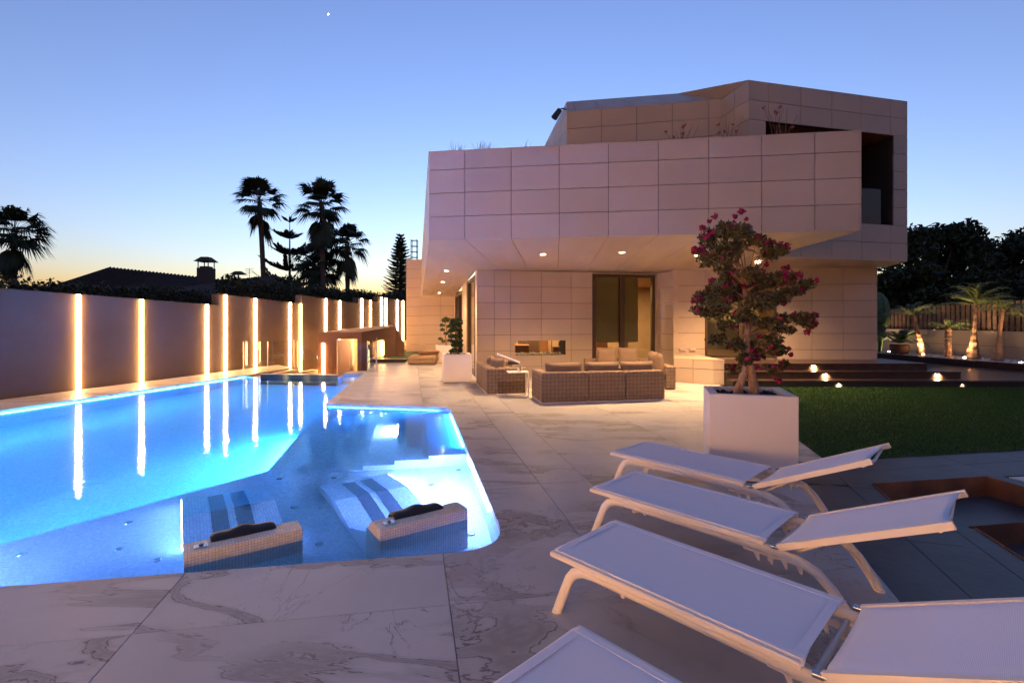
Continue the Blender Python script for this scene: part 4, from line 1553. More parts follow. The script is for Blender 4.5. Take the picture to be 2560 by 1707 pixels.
# clipped hedge along the outside of the wall
for i, (ya, yb, zt_) in enumerate(((8.0, 17.0, 2.42), (17.2, 29.0, 2.85))):
    o = empty('hedge', (wall_x((ya + yb) / 2) - 1.4, (ya + yb) / 2, -1.2), 0, ('long dark clipped hedge above the near end of the wall', 'dark clipped hedge above the far end of the wall')[i], 'hedge', 'hedges along the boundary wall')
    bl_ = []
    g = np.random.default_rng(40 + i)
    for j in range(int((yb - ya) * 3)):
        Y = ya + (yb - ya) * (j + .5) / int((yb - ya) * 3)
        for q in range(2):
            bl_.append(((wall_x(Y) - 1.5 - .5 * q, Y, zt_ - .38 - .75 * q + .1 * g.random()), (.55, .40, .45), 420))
    v = leaves(bl_, .055, 50 + i, .3)
    mesh_np('foliage', v, 4, 'leaf_hedge', o, True)
    mb = MB()
    d = WD
    a, b = (wall_x(ya) - 1.9, ya), (wall_x(yb) - 1.9, yb)
    mb.add([(a[0], a[1], -1.2), (b[0], b[1], -1.2), (b[0], b[1], zt_ - .35), (a[0], a[1], zt_ - .35), (a[0] + .7, a[1], -1.2), (b[0] + .7, b[1], -1.2), (b[0] + .7, b[1], zt_ - .35), (a[0] + .7, a[1], zt_ - .35)],
           [(0, 1, 2, 3), (5, 4, 7, 6), (3, 2, 6, 7), (4, 0, 3, 7), (1, 5, 6, 2)])
    mb.build('stems', 'leaf_hedge', o, True)
TL = [((-14.6, 31.0, -1.2), 5.2, 2.6, 'rounded dark bush-like tree behind the wall below the palms', 61),
      ((-10.6, 31.0, -1.2), 4.6, 2.2, 'low brownish dark tree behind the wall, left of the conifer', 62),
      ((-17.2, 33.0, -1.2), 5.6, 2.2, 'dark round tree behind the trunk of the slender palm', 63),
      ((-8.0, 33.0, -1.2), 4.6, 2.0, 'dark tree behind the wall next to the pale house end', 64),
      ((-12.8, 33.0, -1.2), 5.0, 2.4, 'dark tree between the shaggy palm and the cone conifer', 65)]
for (loc, h_, r_, lb, sd) in TL:
    g = np.random.default_rng(sd)
    bl_ = [((r_ * (g.random() - .5) * 1.5, r_ * (g.random() - .5), h_ * (.35 + .52 * g.random())), (r_ * .42, r_ * .4, r_ * .36), 520) for _ in range(15)]
    leafy_tree('garden_tree', loc, bl_, .13, lb, sd, 'leaf_dark', 'tree', 'trees beyond the boundary wall', (h_ * .6, .14))
# low spiky palms at far left
for i, (x, y, h_, lb) in enumerate(((-27.0, 30.0, 3.6, 'low spiky plant right of the cut-off palm'), (-25.0, 30.5, 3.2, 'low spiky plant before the neighbour roof, second along'), (-29.0, 29.0, 4.6, 'taller spiky plant at the foot of the cut-off palm'))):
    o = empty('spiky_plant', (x, y, -1.2), 0, lb, 'plant', 'spiky plants beyond the wall')
    g = np.random.default_rng(70 + i)
    q = []
    for j in range(60):
        a, e = g.random() * 6.28, R(15 + 70 * g.random())
        L = 1.1 + .6 * g.random()
        b0 = np.array([(g.random() - .5) * 1.4, (g.random() - .5) * .6, h_ - .9])
        d_ = np.array([math.cos(a) * math.cos(e), math.sin(a) * math.cos(e), math.sin(e)])
        s_ = np.cross(d_, [0, 0, 1.]) * .09
        q += [b0, b0 + d_ * L * .5 - s_, b0 + d_ * L + np.array([0, 0, -.25]), b0 + d_ * L * .5 + s_]
    mesh_np('leaves', np.array(q), 4, 'palm_leaf', o)
    MB().tube([(0, 0, 0), (0, 0, h_ - .8)], .3, 8).build('trunk', 'trunk', o)

# neighbour's house: tiled roofs and chimney above the hedge
nb = empty('neighbour_house', (-26.0, 36.0, -1.2), 0, 'low neighbouring house with dark tiled roofs and chimney behind the wall', 'house')


def hip(nm, a, b, ridge_a, ridge_b, ze, w):
    """gabled roof: eave line a-b nearest, ridge behind"""
    A_, B_ = (*a, ze), (*b, ze)
    m = MB()
    m.add([A_, B_, ridge_b, ridge_a, (a[0], a[1] + w, ze), (b[0], b[1] + w, ze)], [(0, 1, 2, 3), (5, 4, 3, 2), (4, 0, 3), (1, 5, 2)])
    r_ = m.build(nm, 'tile_roof', nb, True)
    n_ = int(math.hypot(b[0] - a[0], b[1] - a[1]) / .35)
    t_ = MB()
    for i in range(n_ + 1):
        f = i / n_
        p, q = lerp(A_, B_, f), lerp(ridge_a, ridge_b, f)
        t_.tube([(p[0], p[1], p[2] + .03), (q[0], q[1], q[2] + .03)], .06, 5, False)
    t_ = tag(t_.build('tile_ridges', 'tile_roof', r_, True), kind='stuff')
    return r_


hip('roof', (-32.6, 34.0), (-22.0, 34.2), (-30.6, 38.0, 5.45), (-22.4, 38.0, 4.55), 3.35, 8)
hip('roof', (-23.3, 32.5), (-15.2, 33.5), (-21.0, 36.0, 4.15), (-17.2, 36.2, 4.75), 3.3, 7)
MB().prism([(-31.8, 35), (-16.2, 35), (-16.2, 41), (-31.8, 41)], -1.2, 3.5).build('wall', 'neighbour_wall', nb, True)
ch = MB()
ch.box((-22.1, 36.0, 4.2), (.85, .85, 2.0))
ch.box((-22.1, 36.0, 5.22), (.60, .60, .20))
ch = ch.build('chimney', 'neighbour_wall', nb, True)
m = MB()
for sx in (-.36, .36):
    for sy in (-.36, .36):
        m.box((-22.1 + sx, 36 + sy, 5.42), (.05, .05, .55))
m.add([(-22.68, 35.42, 5.66), (-21.52, 35.42, 5.66), (-21.52, 36.58, 5.66), (-22.68, 36.58, 5.66), (-22.35, 35.75, 6.0), (-21.85, 35.75, 6.0), (-21.85, 36.25, 6.0), (-22.35, 36.25, 6.0)],
      [(3, 2, 1, 0), (4, 5, 6, 7), (0, 1, 5, 4), (1, 2, 6, 5), (2, 3, 7, 6), (3, 0, 4, 7)])
m.build('cowl', 'tile_roof', ch, True)
m = MB()
m.box((-20.0, 36.4, 4.2), (.07, .07, 1.3))
m.add([(-20.45, 36.0, 4.78), (-19.5, 36.0, 4.78), (-19.5, 36.8, 4.78), (-20.45, 36.8, 4.78), (-20.2, 36.3, 5.02), (-19.8, 36.3, 5.02), (-19.8, 36.5, 5.02), (-20.2, 36.5, 5.02)],
      [(3, 2, 1, 0), (4, 5, 6, 7), (0, 1, 5, 4), (1, 2, 6, 5), (2, 3, 7, 6), (3, 0, 4, 7)])
m.build('vent', 'tile_roof', nb, True)
m = MB()
m.tube([(-19.2, 36.4, 4.4), (-19.2, 36.4, 5.2)], .02, 5)
for zz in (4.9, 5.05, 5.18):
    m.tube([(-19.5, 36.4, zz), (-18.9, 36.4, zz + .05)], .012, 4)
m.build('aerial', 'dark_metal', nb, True)
# lattice mast far off
o = empty('lattice_mast', (-9.6, 49.0, -1.5), 0, 'thin dark lattice mast rising right of the cone conifer', 'mast')
m = MB()
for sx, sy in ((-.28, -.28), (.28, -.28), (.28, .28), (-.28, .28)):
    m.box((sx, sy, 5.4), (.06, .06, 10.8))
for zz in np.arange(7.4, 10.8, .55):
    for sy in (-.28, .28):
        m.box((0, sy, float(zz)), (.56, .05, .05))
        m.box((sy, 0, float(zz)), (.05, .56, .05))
m.build('frame', 'dark_metal', o)
# far dark hill/ridge line
hl = MB()
hp = [(-60, 4.0), (-40, 4.2), (-26, 3.2), (-14, 3.5), (-9.5, 5.0), (-6, 5.6), (5, 5), (30, 6), (70, 7)]
hl.add([(x, 62, -1.85) for x, _ in hp] + [(x, 70, z) for x, z in hp] + [(x, 110, -1.85) for x, _ in hp],
       [(i, i + 1, len(hp) + i + 1, len(hp) + i) for i in range(len(hp) - 1)] + [(len(hp) + i, len(hp) + i + 1, 2 * len(hp) + i + 1, 2 * len(hp) + i) for i in range(len(hp) - 1)])
hl = hl.build('hills', 'leaf_hedge')
tag(hl, 'low dark rise of land behind the gardens', 'hill', kind='structure')

# ================================================================== RIGHT-HAND GARDEN


def rwx(Y):
    return 15.13 + (18.13 - Y) * .247


gw = empty('garden_wall', (rwx(16), 16, .0), 0, 'low pale panel-clad garden wall behind the lit palms', 'wall')
clad('face', gw, (rwx(25), 25, .1), (rwx(9), 9, .1), (rwx(9), 9, 1.18), (rwx(25), 25, 1.18), [i / 7 for i in range(8)], [0, .54, 1], back=.2)
fn = empty('slat_fence', (rwx(16) + .12, 16, 1.18), 0, 'brown vertical slat fence standing on the garden wall', 'fence')
ym = 24.6
while ym > 9.4:
    zt_ = 2.02 + (18 - ym) * .055
    zt_ = min(max(zt_, 1.95), 2.3)
    x_ = rwx(ym) + .10
    MB().box((x_, ym, (1.19 + zt_) / 2), (.03, .105, zt_ - 1.19), .24).build('slat', 'fence_wood', fn, True)
    ym -= .150
for z_ in (1.32, 1.85):
    a, b = (rwx(24.6) + .14, 24.6), (rwx(9.4) + .14, 9.4)
    MB().tube([(*a, z_), (*b, z_)], .025, 4).build('rail', 'fence_wood', fn, True)
# pebble bed with kerb
KX = lambda Y: 13.11 + (17.85 - Y) * .19
kbr = empty('bed_kerb', (KX(15), 15, .16), 0, 'long dark kerb between the deck and the pebble bed', 'kerb')
MB().prism([(KX(24), 24), (KX(9), 9), (KX(9) + .16, 9), (KX(24) + .16, 24)], .10, .34).build('kerb_stone', 'deck_wood', kbr, True)
pbd = MB()
pbd.prism([(KX(24) + .15, 24), (KX(9) + .15, 9), (rwx(9), 9), (rwx(24), 24)], .0, .27)
g = np.random.default_rng(12)
for i in range(1500):
    Y = 12.2 + 9 * g.random()
    x_ = KX(Y) + .2 + (rwx(Y) - KX(Y) - .25) * g.random()
    pbd.ball((x_, Y, .275 + .02 * g.random()), .035 + .03 * g.random(), 6, 4, (1, .8, .6))
pbd = pbd.build('pebble_bed', 'pebble')
tag(pbd, 'white pebbles under the palms along the garden wall', 'pebbles', kind='stuff')


def feather_palm(name, loc, h, L, label, seed, n=16, r=.08, lean=(0, 0), up0=.9, flare=1.0):
    o = empty(name, loc, 0, label, 'palm', 'young palms in the pebble bed')
    g = np.random.default_rng(seed)
    k = 16
    P_ = [(lean[0] * (i / k) ** 1.4, lean[1] * (i / k), h * i / k) for i in range(k + 1)]
    MB().tube(P_, [r * (flare * 1.35 - (flare * 1.35 - .9) * min(1, i / k * 2)) * (1.12 if i % 2 else .92) for i in range(k + 1)], 9, smooth=False).build('trunk', 'bougainvillea_bark', o)
    top = np.array(P_[-1])
    q, rib = [], MB()
    for i in range(n):
        az = 6.283 * i / n + g.random() * .5
        e0 = up0 * (.15 + 1.25 * g.random())
        p = top.copy()
        pts_ = [p.copy()]
        for s in range(9):
            e = e0 - (e0 * .9 + .55) * (s / 8) ** 1.5
            p = p + np.array([math.cos(az) * math.cos(e), math.sin(az) * math.cos(e), math.sin(e)]) * L / 9
            pts_.append(p.copy())
        rib.tube(pts_, [.012 - .001 * j for j in range(10)], 4, False)
        for s in range(46):
            t = .12 + .88 * s / 46
            i0 = min(int(t * 9), 8)
            c = pts_[i0] + (pts_[i0 + 1] - pts_[i0]) * (t * 9 - i0)
            fw = (pts_[i0 + 1] - pts_[i0]) / (L / 9)
            sd = np.cross(fw, [0, 0, 1.])
            sd = sd / (np.linalg.norm(sd) + 1e-6)
            for sgn in (-1, 1):
                ln = L * .24 * math.sin(math.pi * min(.95, t * .8 + .18)) * (.8 + .4 * g.random())
                dd = fw * .6 + sd * sgn * .55 + np.array([0, 0, -.40 + .3 * g.random()])
                wv = fw * ln * .03
                q += [c, c + dd * ln * .5 - wv, c + dd * ln, c + dd * ln * .5 + wv]
    tag(rib.build('frond_ribs', 'palm_green', o), kind='stuff')
    mesh_np('crown', np.array(q), 4, 'palm_green', o)
    return o


feather_palm('young_palm', (14.4, 17.5, .27), 1.42, .95, 'young leaning palm with brightly lit notched trunk', 81, 15, .085, (-.32, 0), 1.0)
feather_palm('young_palm', (14.45, 16.5, .27), 1.0, .7, 'small dark palm with bulging trunk, right of the leaning one', 82, 18, .10, (0, 0), .8, .8)
feather_palm('young_palm', (14.72, 15.9, .27), 1.75, 1.1, 'tallest slim palm with swollen lit base and bushy crown', 83, 34, .065, (.12, 0), 1.35, 2.1)
feather_palm('young_palm', (14.62, 15.0, .27), 1.6, .8, 'slim dark palm with flared foot, right of the tallest', 84, 18, .06, (.15, 0), .7, 1.8)
feather_palm('young_palm', (15.3, 14.3, .27), 1.15, 1.2, 'palm at the right edge with fronds only in view', 85, 12, .09, (0, 0), .9)
# cactus, cycad, prickly pear
o = empty('column_cactus', (14.15, 19.2, .27), 0, 'tall rounded column cactus at the house corner', 'cactus', None)
m = MB()
kk = 20
vs, fs = [], []
prof = [(.0, .10), (.3, .13), (.9, .13), (1.05, .30), (1.35, .36), (1.75, .36), (2.05, .28), (2.25, .14), (2.33, .02)]
for z_, r_ in prof:
    for i in range(kk):
        a = 6.283 * i / kk
        rr_ = r_ * (1 if i % 2 else .86)
        vs.append((rr_ * math.cos(a), rr_ * math.sin(a), z_))
for j in range(len(prof) - 1):
    for i in range(kk):
        fs.append((j * kk + i, j * kk + (i + 1) % kk, (j + 1) * kk + (i + 1) % kk, (j + 1) * kk + i))
m.add(vs, fs)
m.build('body', 'cactus_green', o)
o = empty('prickly_pear', (13.75, 18.9, .27), 0, 'branching prickly pear with flat pads against the house corner', 'cactus', None)
g = np.random.default_rng(90)
m = MB()
for sx in (-.12, .05, .2):
    m.tube([(sx, 0, 0), (sx * 1.3, 0, .7)], .06, 8)
m.build('stems', 'cactus_green', o)
m = MB()
for i in range(26):
    m.ball(((g.random() - .5) * .75, (g.random() - .5) * .4, .7 + .75 * g.random()), .15, 9, 6, (.8 + .3 * g.random(), .3, 1.0))
m.build('pads', 'cactus_green', o)
o = empty('cycad', (14.0, 18.0, .27), 0, 'low dark cycad with arching spiky fronds in a round pot', 'cycad', None)
m = MB()
m.tube([(0, 0, 0), (0, 0, .1), (0, 0, .34), (0, 0, .38)], [.22, .27, .30, .28], 16)
m.build('pot', 'terracotta', o)
q = []
for i in range(30):
    a = 6.283 * i / 30 + g.random() * .2
    e0 = .35 + .8 * g.random()
    p = np.array([0, 0, .42])
    for s in range(12):
        e = e0 - 1.0 * (s / 11) ** 1.3
        d_ = np.array([math.cos(a) * math.cos(e), math.sin(a) * math.cos(e), math.sin(e)])
        sd = np.cross(d_, [0, 0, 1.])
        p2_ = p + d_ * .075
        for sg in (-1, 1):
            q += [p, p + sd * sg * .13 + d_ * .05, p + sd * sg * .13 + d_ * .07, p2_]
        p = p2_
mesh_np('fronds', np.array(q), 4, 'leaf_topiary', o)
# ground spots
for i, (x, y, p, lb, tgt) in enumerate(((14.25, 17.25, 26, 'left', (.05, .28, 1.3)), (14.35, 15.8, 26, 'middle', (.30, .16, 1.2)), (14.45, 14.15, 22, 'rightmost', (.6, .3, 1.3)), (14.6, 16.05, 30, 'hidden', (.5, -.2, 1.0)), (14.2, 18.75, 10, 'corner', (.1, .4, 1.0)))):
    lb2 = {'left': 'small ground spotlight at the foot of the leaning palm', 'middle': 'small ground spotlight left of the tallest palm', 'rightmost': 'small ground spotlight at the right picture edge',
           'hidden': 'assumed small ground spotlight lighting the wall between the two tall palms', 'corner': 'small ground spotlight behind the cycad at the house corner'}[lb]  # hidden spot is unseen, assumed for the uplit wall
    o = empty('ground_spot', (x, y, .28), 0, lb2, 'spotlight', 'spotlights in the pebble bed')
    MB().tube([(0, 0, 0), (0, 0, .06)], .05, 12).build('housing', 'steel', o)
    MB().disc((0, 0, .063), .042, 12).build('lens', 'led_step', o)
    ld = bpy.data.lights.new('ground_spot_beam', 'SPOT')
    ld.energy = (p * 0.9) * LK
    ld.color = (1.0, 0.60, 0.28)
    ld.spot_size = R(75)
    ld.spot_blend = .7
    ld.shadow_soft_size = .02
    lo = bpy.data.objects.new('beam', ld)
    COL.objects.link(lo)
    lo.parent = o
    lo.location = (0, 0, .08)
    lo.rotation_euler = Vector(tgt).to_track_quat('-Z', 'Y').to_euler()
# dark trees behind the fence
RT = [((25.0, 29.5, -1), 8.2, 3.6, 'dark leafy tree just right of the house corner behind the fence', 101),
      ((29.6, 30.5, -1), 7.6, 3.4, 'middle dark leafy tree behind the fence', 102),
      ((33.0, 30.0, -1), 9.9, 3.8, 'tallest dark leafy tree at the right picture edge', 103),
      ((22.6, 28.0, -1), 5.6, 2.6, 'lower dark tree beneath the house corner behind the fence', 104),
      ((27.0, 27.0, -1), 5.2, 3.0, 'lower dark tree filling behind the middle of the fence', 105),
      ((31.0, 26.5, -1), 5.4, 3.0, 'lower dark tree filling behind the right end of the fence', 106)]
for (loc, h_, r_, lb, sd) in RT:
    g = np.random.default_rng(sd)
    bl_ = []
    for _ in range(34):
        a, q_ = g.random() * 6.28, g.random() ** .5
        zz = h_ * (.22 + .70 * g.random())
        taper = 1.0 if zz < h_ * .6 else 1.0 - .65 * (zz - h_ * .6) / (h_ * .4)
        bl_.append(((math.cos(a) * q_ * r_ * taper, math.sin(a) * q_ * r_ * taper * .7, zz), (r_ * .26, r_ * .26, r_ * .22), 430))
    leafy_tree('leafy_tree', loc, bl_, .15, lb, sd, 'leaf_dark', 'tree', 'dark trees behind the fence', (h_ * .6, .2))
st = MB().ball((0, 0, 0), .34, 12, 8).build('evening_star', 'star_light')
st.location = (-147.5, 400, 245.5)
tag(st, 'tiny bright evening star high in the blue sky', 'star')

# ================================================================== POOL FITTINGS
o = empty('pool_edge_light', (-8.9, 8.7, -.1), 0, 'bright cyan light line just under the left pool coping', 'pool light')
a, b = V0, (-7.48, 14.08)
d = unit(a, b)
n_ = (d[1] * .012, -d[0] * .012)
a2, b2 = lerp(a, b, .03), lerp(a, b, .995)
MB().prism([a2, b2, (b2[0] + n_[0], b2[1] + n_[1]), (a2[0] + n_[0], a2[1] + n_[1])], -.115, -.075).build('diffuser', 'led_pool', o, True)
# back coping line; unseen right-hand lines added to light shelf and stairs
for nm_, mm, a, b, z0_, z1_, lb in (('pool_edge_light', 'led_dim', lerp(V2, V3, .08), lerp(V2, V3, .97), -.105, -.09, 'thin blue light line under the back pool coping'),
                                 ('pool_edge_light', 'fill_shelf', lerp(V1, V2, .16), lerp(V1, V2, .46), -.125, -.09, 'unseen pale light line added under the right-hand pool coping'),
                                 ('pool_edge_light', 'fill_deep', lerp(V1, V2, .55), lerp(V1, V2, .95), -.105, -.09, 'unseen blue light line added above the pool stairs')):
    d = unit(a, b)
    n_ = (-d[1] * .012, d[0] * .012)
    o = empty(nm_, (*lerp(a, b, .5), -.1), 0, lb, 'pool light')
    MB().prism([a, b, (b[0] + n_[0], b[1] + n_[1]), (a[0] + n_[0], a[1] + n_[1])], z0_, z1_).build('diffuser', mm, o, True)
# fill lamps added in the shelf riser and the lowest stair riser
sa, sb = (-5.09, 2.64), (-2.91, 5.92)
d = unit(sa, sb)
nn = (-d[1], d[0])
for i, t in enumerate((.2, .55, .88)):
    p = lerp(sa, sb, t)
    o = empty('pool_fill_lamp', (p[0] + nn[0] * .012, p[1] + nn[1] * .012, -.95), math.atan2(d[1], d[0]), 'unseen fill lamp added in the shelf riser facing the deep end, %s' % ('nearest', 'middle', 'farthest')[i], 'pool lamp', 'added fill lamps in the underwater risers')
    MB().box((0, .012, 0), (.95, .025, .14), 0, .01).build('lens', 'fill_riser', o)
p = UV(-OFF[6], 1.6, W0)
o = empty('pool_fill_lamp', (p[0] - .012, p[1], -1.25), math.atan2(E2[1], E2[0]), 'fill lamp added in the lowest stair riser to light the deep end', 'pool lamp', 'added fill lamps in the underwater risers')
MB().box((0, .02, 0), (1.9, .025, .14), 0, .01).build('lens', 'fill_deep', o)
p = UV(-OFF[2] - .006, 1.75, W0)
o = empty('pool_stair_lamp', (p[0], p[1], -.345), math.atan2(E2[1], E2[0]), 'bright white underwater lamp panel on the pool stairs', 'pool lamp')
MB().box((0, .008, 0), (.62, .014, .085)).build('lens', 'led_white', o)
m = MB()
for i in range(9):
    m.box((-.28 + .07 * i, .019, 0), (.010, .010, .09))
m.build('grille', 'steel', o)

# light line added out of sight to brighten the far deep end
a, b = lerp(V3, (-4.31, 14.46), .08), lerp(V3, (-4.31, 14.46), .85)
o = empty('pool_edge_light', (*lerp(a, b, .5), -.5), 0, 'unseen light line added on the wall of the narrow far arm', 'pool light')
d = unit(a, b)
n_ = (-d[1] * .014, d[0] * .014)
MB().prism([a, b, (b[0] + n_[0], b[1] + n_[1]), (a[0] + n_[0], a[1] + n_[1])], -.56, -.48).build('diffuser', 'fill_riser', o, True)
# unseen lamps added in the near pool wall to light shelf and deep end
for i, (t, mm, zz, ln, lb) in enumerate(((.10, 'fill_deep', -.8, .9, 'far left'), (.30, 'fill_deep', -.8, .9, 'left of the shelf'), (.60, 'fill_shelf', -.30, 1.1, 'left of the left bed'), )):
    p = lerp(V0, V1, t)
    o = empty('pool_fill_lamp', (p[0] - E1[1] * .01, p[1] + E1[0] * .01, zz), math.atan2(E1[1], E1[0]), 'unseen fill lamp added in the near pool wall, ' + lb, 'pool lamp', 'added fill lamps in the near pool wall')
    MB().box((0, .012, 0), (ln, .02, .07), 0, .006).build('lens', mm, o)

# underwater loungers with mosaic head bars
PROF = [(.32, -.08), (.80, -.46), (1.30, -.26), (1.90, -.36)]
BW = .74


def pool_bed(loc, label, outer):
    o = empty('pool_bed', (*loc, WZ), math.atan2(.557, .83), label, 'pool lounger', 'mosaic loungers built into the pool')
    hb = MB()
    z1 = .088
    hb.add([(0, 0, -.55), (BW, 0, -.55), (BW, 0, z1), (0, 0, z1), (0, .19, z1), (BW, .19, z1), (0, .33, -.02), (BW, .33, -.02), (0, .33, -.55), (BW, .33, -.55)],
           [(0, 1, 2, 3), (3, 2, 5, 4), (4, 5, 7, 6), (6, 7, 9, 8), (0, 3, 4, 6, 8), (1, 9, 7, 5, 2)])
    hb.build('head_bar', 'mosaic_bar', o)
    bd = MB()
    pf = [(.33, -.10)] + PROF[1:]
    k = len(pf)
    vs = [(0, y, z) for y, z in pf] + [(BW, y, z) for y, z in pf] + [(0, y, -.56) for y, z in pf] + [(BW, y, -.56) for y, z in pf]
    fs = [(i, k + i, k + i + 1, i + 1) for i in range(k - 1)]
    fs += [(2 * k + i, i, i + 1, 2 * k + i + 1) for i in range(k - 1)] + [(k + i, 3 * k + i, 3 * k + i + 1, k + i + 1) for i in range(k - 1)]
    fs += [(k - 1, 2 * k - 1, 4 * k - 1, 3 * k - 1)]
    bd.add(vs, fs)
    bd = bd.build('recliner', 'mosaic_pool', o)
    for x0 in (.21, .40):
        m = MB()
        for i in range(1, k - 1):
            (y0, z0), (y1, z1_) = pf[i], pf[i + 1]
            f = .86 if i == k - 2 else 1.0
            y1, z1_ = y0 + (y1 - y0) * f, z0 + (z1_ - z0) * f
            m.add([(x0, y0, z0 + .004), (x0 + .13, y0, z0 + .004), (x0 + .13, y1, z1_ + .004), (x0, y1, z1_ + .004)], [(0, 1, 2, 3)])
        m.build('stripe', 'mosaic_dark', bd)
    # neck pillow: a wavy black pad hung over the back of the bar
    m = MB()
    ns = 18
    vs, fs = [], []
    for i in range(ns + 1):
        t = i / ns
        x = .16 + .42 * t
        h_ = .012 + .032 * (math.sin(math.pi * t) ** .5) * (1 + .35 * math.cos(4 * math.pi * t))
        if i in (0, ns):
            h_ = .012
        for y, z in ((.10, .080), (.13, .088 + h_ * .5), (.18, .088 + h_), (.25, .082 + h_ * .75), (.31, .03), (.33, -.10)):
            vs.append((x, y, z))
    for i in range(ns):
        for j in range(5):
            fs.append((i * 6 + j, (i + 1) * 6 + j, (i + 1) * 6 + j + 1, i * 6 + j + 1))
    m.add(vs, fs, True)
    m.build('neck_pillow', 'black_foam', o)
    pl = MB().box((.10, .085, .091), (.085, .07, .008), 0, .003).build('control_plate', 'steel', o)
    MB().tube([(.10, .085, .095), (.10, .085, .101)], .014, 12).build('button', 'dark_metal', pl)
    # light line along the outer flank
    xo = -.006 if outer < 0 else BW + .006
    m = MB()
    for i in range(1, k - 1):
        (y0, z0), (y1, z1_) = pf[i], pf[i + 1]
        m.add([(xo - .004, y0, z0 - .02), (xo + .004, y0, z0 - .02), (xo + .004, y1, z1_ - .02), (xo - .004, y1, z1_ - .02), (xo - .004, y0, z0 - .045), (xo + .004, y0, z0 - .045), (xo + .004, y1, z1_ - .045), (xo - .004, y1, z1_ - .045)],
              [(0, 1, 2, 3), (7, 6, 5, 4), (4, 5, 1, 0), (2, 6, 7, 3) if False else (3, 2, 6, 7), (0, 3, 7, 4), (1, 5, 6, 2)])
    m.build('light_line', 'led_white' if outer > 0 else 'led_flank', o)
    return o


pool_bed((-2.18, 3.31), 'left mosaic pool lounger with pale head bar and black neck pillow', -1)
pool_bed((-.98, 3.70), 'right mosaic pool lounger with pale head bar, nearer the stairs', 1)
JETS = [(-2.64, 5.66), (-2.04, 5.71), (-1.45, 5.84), (-.64, 6.0), (-.89, 5.51), (-2.13, 4.87), (-1.6, 4.14), (-.35, 4.34), (-3.83, 3.89), (-3.16, 4.0), (-2.74, 3.85), (-3.45, 4.48)]
JW = ['beyond the left bed, left one', 'beyond the gap between the beds', 'at the foot of the stairs, left', 'at the foot of the stairs by the pool edge', 'in the bright patch right of the right bed', 'between the beds, far one', 'between the beds, near one',
      'at the rounded pool corner', 'farthest left on the shelf', 'left of the left bed, middle of the row', 'left of the left bed, nearest its head', 'left of the left bed, close to the shelf edge']
for (x, y), w in zip(JETS, JW):
    if y > 5.9 and x < -1:
        y = 5.8
    o = empty('floor_jet', (x, y, -.60), 0, 'round pool floor jet, ' + w, 'floor jet', 'jets in the pool shelf')
    MB().tube([(0, 0, .001), (0, 0, .014), (0, 0, .018)], [.032, .032, .018], 14).build('body', 'rail_steel', o)

# ================================================================== SUN LOUNGERS
LA = math.atan2(-.722, .692)
LW = .62


